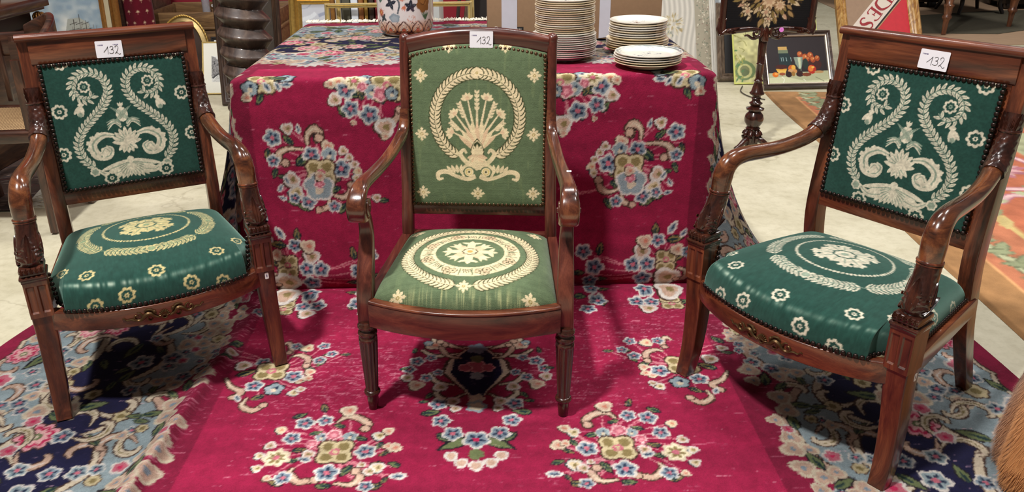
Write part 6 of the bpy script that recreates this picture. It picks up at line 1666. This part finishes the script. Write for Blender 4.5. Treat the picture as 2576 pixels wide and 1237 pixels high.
def screw_column():
    root = empty('wooden_screw_column', (-.985, 3.30, 0)); tag(root, 'massive dark wooden screw column with helical thread beside the table', 'column')
    n, pitch = 72, .079; z = np.arange(.10, 1.35, .004); th = np.arange(n) * 2 * PI / n
    ph = (z[:, None] / pitch + th[None, :] / (2 * PI) + .45) % 1
    tri = np.abs(ph - .5) * 2                                     # 1 in the groove, 0 on the ridge
    prof = np.clip(1.12 * (1 - tri), 0, 1)
    R = .080 + .030 * prof
    R *= 1 + .02 * np.sin(th * 3)[None, :] * np.sin(z * 4)[:, None]
    crack = np.exp(-((th[None, :] - 3.9 - .3 * np.sin(z * 9)[:, None]) / .03) ** 2) * (np.sin(z * 5 + 1) > -.2)[:, None]
    R -= .006 * crack
    P = np.stack([R * np.cos(th), R * np.sin(th), np.broadcast_to(z[:, None], R.shape)], -1)
    sw = wood('screw_wood', c0=(48, 34, 28), c1=(74, 55, 46), c2=(104, 84, 70), axis='z', rough=.48, coat=.2, scale=.6)
    b = MB(); b.loft(P); b.build('threaded_shaft', sw, root, angle=38)
    b = MB(); b.lathe([(.150, 0), (.165, .010), (.165, .045), (.150, .060), (.115, .075), (.095, .105), (.08, .115)], 40); b.build('base', sw, root, angle=50)
screw_column()
# ---- gilt frames standing behind the table
def mid_back():
    c = Canvas(-.36, .36, 0, .82, .004, (186, 188, 196)); rng = random.Random(3)
    for k in range(26): x = rng.uniform(-.3, .3); y = rng.uniform(.2, .8); c.ribbon([(x, y), (x + rng.uniform(.02, .12), y + rng.uniform(-.05, .05)), (x + rng.uniform(.05, .2), y + rng.uniform(-.1, .1))], rng.uniform(.006, .03), rng.choice([(206, 210, 216), (160, 164, 178), (214, 216, 222), (146, 152, 170)]), 10)
    c.blob(-.02, .56, .09, (66, 70, 88), 5, .3, 1, sy=1.3); c.blob(.12, .66, .10, (90, 92, 104), 6, .3, 1)
    picture('glazed_picture', 'broad gilt frame with a pale glazed print behind the table', 'picture', -.845, 4.74, .003, .64, .745, 12, 0, .075, .045, GOLD, c, painted('glazed_sheet', .12, 0, 0, 200, .5, .7, .02), 'glazed_print')
    for nm, lab, x, y, w, h, fw in (('gilt_mirror_frame', 'thin pale gold mirror frame standing without glass behind the vase', -.43, 4.06, .76, .755, .024), ('slim_gilt_frame', 'slim gold frame slightly taller behind the pale gold mirror frame', -.40, 4.115, .72, .80, .022)):
        root = empty(nm, (x, y, .003)); tag(root, lab, 'frame'); M = stand_M(0, 0, 0, 7)
        frame_part('frame', w, h, mold(fw, .022), GOLDP, root, M)
    specs = [('gilt_mirror_stripe', 'gilt board', GOLDB, .028), ('white_mirror_stripe', 'white board', plain('stripe_white', (206, 204, 200), .6), .034), ('olive_mirror_stripe', 'olive grey board', plain('edge_olive', (70, 68, 54), .6), .05), ('pale_mirror_stripe', 'pale board', plain('canvas_blue', (206, 212, 220), .6), .044), ('gilt_mirror_stripe', 'frame with red-gold edge', wood('edge_redgold', c0=(110, 60, 34), c1=(150, 100, 54), c2=(196, 150, 90), axis='z'), .030), ('gilt_mirror_stripe', 'frame with bright gold edge', GOLD, .022), ('brown_mirror_stripe', 'dark brown board', DARKW, .032), ('red_reflection', 'deep red panel', plain('edge_red', (112, 18, 26), .7), .045), ('grey_mirror_stripe', 'grey stone-coloured panel', plain('edge_grey', (96, 90, 84), .7), .06)]
    x = -.815  # upright boards added in place of the stripes a mirror reflects
    for k, (nm, lab, mt, wd) in enumerate(specs):
        root = empty(nm, (x + wd / 2, 4.49, .003)); tag(root, f'{lab} standing edge-on, {ordinal(k)} in the row standing in for a mirror reflection', 'picture', 'boards standing in for a mirror reflection')
        wd *= .85; MB().rbox(-wd / 2, wd / 2, -.19, .19, 0, .78, .005).build('edge', mt, root); MB().rbox(-wd / 2 + .004, wd / 2 - .004, -.185, .185, .776, .784, .002).build('top_edge', DARKX, root)
        x += wd + .005
    o = MB().rbox(-.034, .034, -.25, .25, 0, 1.1, .004).build('silver_board', plain('board_silver', (186, 188, 188), .4, var=.05, scale=9)); o.location = (-.272, 4.72, .002); tag(o, 'silvery white board standing edge-on right of the vase', 'board')
    for k, (xa, xb, wd, mt, lab) in enumerate(((-.165, -.105, .024, DARKW, 'narrow dark plank leaning against the crimson wall'), (-.115, -.035, .035, wood('plank_brown', c0=(72, 54, 40), c1=(96, 74, 56), c2=(116, 92, 72), axis='z', rough=.5), 'brown bark-edged plank leaning beside the narrow dark one'))):
        b = MB(); b.loft(sweep_rect(np.array([(xa - .06 * 1, 5.35, 0.0), (xb, 5.65, 1.0)]), wd, .03, .004)); o = b.build('leaning_plank', mt); tag(o, lab, 'plank')
    o = MB().rbox(-.09, .09, -.015, .015, 0, 1.2, .003).build('black_display_stand', plain('panel_black', (22, 14, 14), .7)); o.location = (.005, 5.75, .002); tag(o, 'narrow black stand before the crimson wall', 'stand')
    picture('dark_back_frame', 'dark brown frame seen between screw column and broad gilt frame', 'frame', -1.50, 5.05, .003, .42, .72, 8, 0, .05, .03, DARKW, None, plain('canvas_brown', (50, 40, 30), .7, var=.3), 'canvas')
    b = MB().rbox(-3.9, 1.0, 6.225, 6.25, .62, .72, .002); o = b.build('trim_1', plain('trim_white', (226, 226, 230), .5)); tag(o, 'white rail on the crimson wall', kind='structure')
mid_back()

# ---- cane-seated desk chair and empire chest at the far left
def cane_chair():
    root = empty('cane_desk_chair', (-2.03, 3.15, .008)); tag(root, 'dark wooden desk chair with slatted back and cane seat', 'chair')
    dz = wood('chair_walnut', c0=(40, 22, 16), c1=(64, 38, 28), c2=(92, 58, 42), axis='z', rough=.3, coat=.4); dx = wood('chair_walnut', c0=(40, 22, 16), c1=(64, 38, 28), c2=(92, 58, 42), axis='x', rough=.3, coat=.4)
    P = cr([(-.27, -.19, .72), (-.26, .0, .70), (-.20, .20, .685), (0, .27, .685), (.20, .22, .69), (.265, .08, .70), (.272, -.06, .71), (.273, -.19, .72)], 50)
    b = MB(); b.loft(sweep_rect(P, .034, .095, .012, ref=(0, 0, 1)) if False else np.array([[p + np.array((a * nx_, a * ny_, zz)) for a, zz in rrect(.034, .10, .012, 3)] for p, (nx_, ny_) in zip(P, [(t[1], -t[0]) for t in nrm(np.gradient(P, axis=0))[:, :2]])])); b.build('arm_rail', dx, root)
    Q = cr([(.08, .262, .735), (.16, .240, .765), (.225, .195, .782), (.262, .12, .770), (.274, .02, .735)], 24)
    b = MB(); b.loft(np.array([[p + np.array((a * nx_, a * ny_, zz)) for a, zz in rrect(.03, .085 * (1 - .5 * abs(i / 23 - .45)), .010, 3)] for i, (p, (nx_, ny_)) in enumerate(zip(Q, [(t[1], -t[0]) for t in nrm(np.gradient(Q, axis=0))[:, :2]]))])); b.build('raised_crest', dx, root)
    for x, y in ((-.265, -.185), (.272, -.185), (-.20, .20), (.262, .12)):
        b = MB(); b.loft(sweep_rect(cr([(x, y + (.03 if y > 0 else -.01), 0), (x, y, .25), (x, y, .42), (x, y, .70)], 14), np.interp(np.linspace(0, 1, 14), [0, .6, 1], [.028, .042, .036]), .040, .006)); b.build('leg', dz, root)
    for k in range(7):
        x = -.17 + .062 * k; y = .245 - .6 * (x) ** 2
        MB().rbox(x - .011, x + .011, y - .007, y + .007, .44, .72, .003).build('slat', dz, root)
    for x0, y0, y1 in ((.268, -.10, -.075), (.270, .0, .022)): MB().rbox(x0 - .010, x0 + .010, y0, y1, .44, .71, .003).build('slat', dz, root)
    b = MB(); b.loft(sweep_rect(cr([(-.29, -.19, .405), (0, -.215, .405), (.29, -.19, .405)], 20), .05, .05, .012, ref=(0, 1, 0))); b.build('seat_front_rail', dx, root)
    for sg in (-1, 1): MB().rbox(sg * .27 - .02, sg * .27 + .02, -.18, .21, .38, .43, .008).build('seat_side_rail', dz, root)
    MB().rbox(-.25, .25, .19, .225, .38, .43, .008).build('seat_back_rail', dx, root)
    # woven cane
    m, nt, bs = _new('cane_weave'); tc = _n(nt, 'ShaderNodeTexCoord'); ck = _n(nt, 'ShaderNodeTexChecker', Scale=110.)
    ck.inputs['Color1'].default_value = lin4((178, 146, 104)); ck.inputs['Color2'].default_value = lin4((112, 84, 56)); mp = _n(nt, 'ShaderNodeMapping'); mp.inputs['Rotation'].default_value = (0, 0, .785)
    nt.links.new(tc.outputs['Object'], mp.inputs[0]); nt.links.new(mp.outputs[0], ck.inputs[0]); nt.links.new(ck.outputs[0], bs.inputs['Base Color']); bs.inputs['Roughness'].default_value = .5
    MB().rbox(-.255, .255, -.185, .20, .418, .424, .001).build('cane_seat', m, root)
cane_chair()
def empire_chest():
    root = empty('empire_chest', (-2.735, 3.86, .010)); tag(root, 'dark wooden chest with gilt figure head at its corner', 'chest')
    dk = wood('chest_dark', c0=(40, 24, 16), c1=(62, 40, 26), c2=(88, 60, 40), axis='y', rough=.35, coat=.3)
    MB().rbox(-.33, .30, -.52, .50, .0, .62, .004).build('body', dk, root); MB().rbox(-.33, .29, -.52, .49, .62, .70, .002).build('shadow_strip', plain('shadow_black', (22, 16, 14), .5), root)  # black strip painted in for the shade under the overhanging slab
    MB().rbox(-.36, .345, -.56, .545, .705, .722, .003).build('cornice_step', dk, root); MB().rbox(-.38, .365, -.58, .565, .722, .772, .004).build('top_slab', dk, root); MB().rbox(-.33, .16, -.50, .48, .772, .85, .004).build('upper_tier', dk, root)
    b = MB(); R = []                                               # gilt herm head and tapering body on the corner
    for z, r in ((.30, .014), (.45, .018), (.56, .026), (.585, .030), (.60, .020), (.61, .018), (.622, .026), (.645, .031), (.668, .030), (.688, .022), (.698, .008)): R.append([(.322 + r * math.cos(a) * (1.12 if .62 < z < .67 and abs(a) < .5 else 1), .505 + r * .9 * math.sin(a), z) for a in np.linspace(-PI, PI, 20, endpoint=False)])
    b.loft(np.array(R)); b.tube(cr([(.350, .505, .640), (.362, .505, .648), (.352, .505, .656)], 6), .005, 6, (0, 1, 0))
    for k in range(9):
        a = -1.9 + k * .47; b.tube(cr([(.322 + .020 * math.cos(a), .505 + .018 * math.sin(a), .690), (.322 + .034 * math.cos(a), .505 + .031 * math.sin(a), .676), (.322 + .036 * math.cos(a + .2), .505 + .033 * math.sin(a + .2), .655)], 7), .006, 6, (0, 0, 1))
    b.build('gilt_head', GOLDB, root, angle=60)
    b = MB()
    for k in range(3):
        y0 = -.30 + .14 * k; t = np.linspace(0, 2 * PI, 16)
        b.tube(np.stack([np.full(16, .305), y0 + .025 * np.cos(t), .565 + .025 * np.sin(t)], 1), .006, 6, (1, 0, 0), caps=False); b.tube(cr([(.305, y0 + .03, .56), (.310, y0 + .06, .575), (.305, y0 + .08, .56), (.305, y0 + .105, .572)], 12), .006, 6, (1, 0, 0))
    b.build('gilt_mount', GOLD, root)
empire_chest()
def dark_rug():
    c = Canvas(0, 1.1, 0, 1.3, .006, (62, 48, 42)); rng = random.Random(15)
    for k in range(900): x, y = rng.uniform(0, 1.1), rng.uniform(0, 1.3); c.ribbon([(x, y), (x + rng.uniform(.02, .07), y + rng.uniform(-.012, .012))], .010, rng.choice([(40, 30, 28), (86, 66, 58), (104, 90, 82), (74, 40, 36), (50, 44, 46)]), 3)
    u, v = np.meshgrid(np.arange(0, 1.1, .012), np.arange(0, 1.3, .012))
    X = -3.12 + u + .0 * v - .42 * v * .5; Y = 3.2 + v
    me = mesh_np('dark_rug', np.stack([X, Y, .007 + .001 * np.sin(20 * u) * np.sin(17 * v)], -1).reshape(-1, 3), grid_faces(*u.shape), True, 180, c.sample(u, v).reshape(-1, 3))
    o = link('dark_rug', me, painted('dark_pile', .95, .1, .5, 300, .1)); tag(o, 'dark brown worn rug with pale fringe under the desk chair', 'rug')
    b = MB(); r2 = random.Random(4)
    for k in range(150):
        v0 = 1.28 * k / 149; x = -3.12 + 1.09 - .21 * v0; p = np.array((x, 3.2 + v0, .008)); L = r2.uniform(.04, .09)
        b.tube(cr([p, p + (L * .5, r2.uniform(-.01, .01), .004), p + (L, r2.uniform(-.03, .03), -.005)], 4), np.array([.003, .003, .0025, .001]), 4, (0, 0, 1))
    f = b.build('fringe', plain('fringe_grey', (186, 180, 168), .9, var=.1), o); f['kind'] = 'stuff'
dark_rug()

o = MB().tube(cr([(1.80, 5.36, .006), (1.74, 5.20, .006), (1.755, 5.05, .006), (1.825, 4.97, .006)], 24), .004, 6, (0, 0, 1)).build('power_cable', plain('cable_dark', (70, 64, 56), .6))
tag(o, 'thin dark cable looped on the floor below the yellow-green print', 'cable')
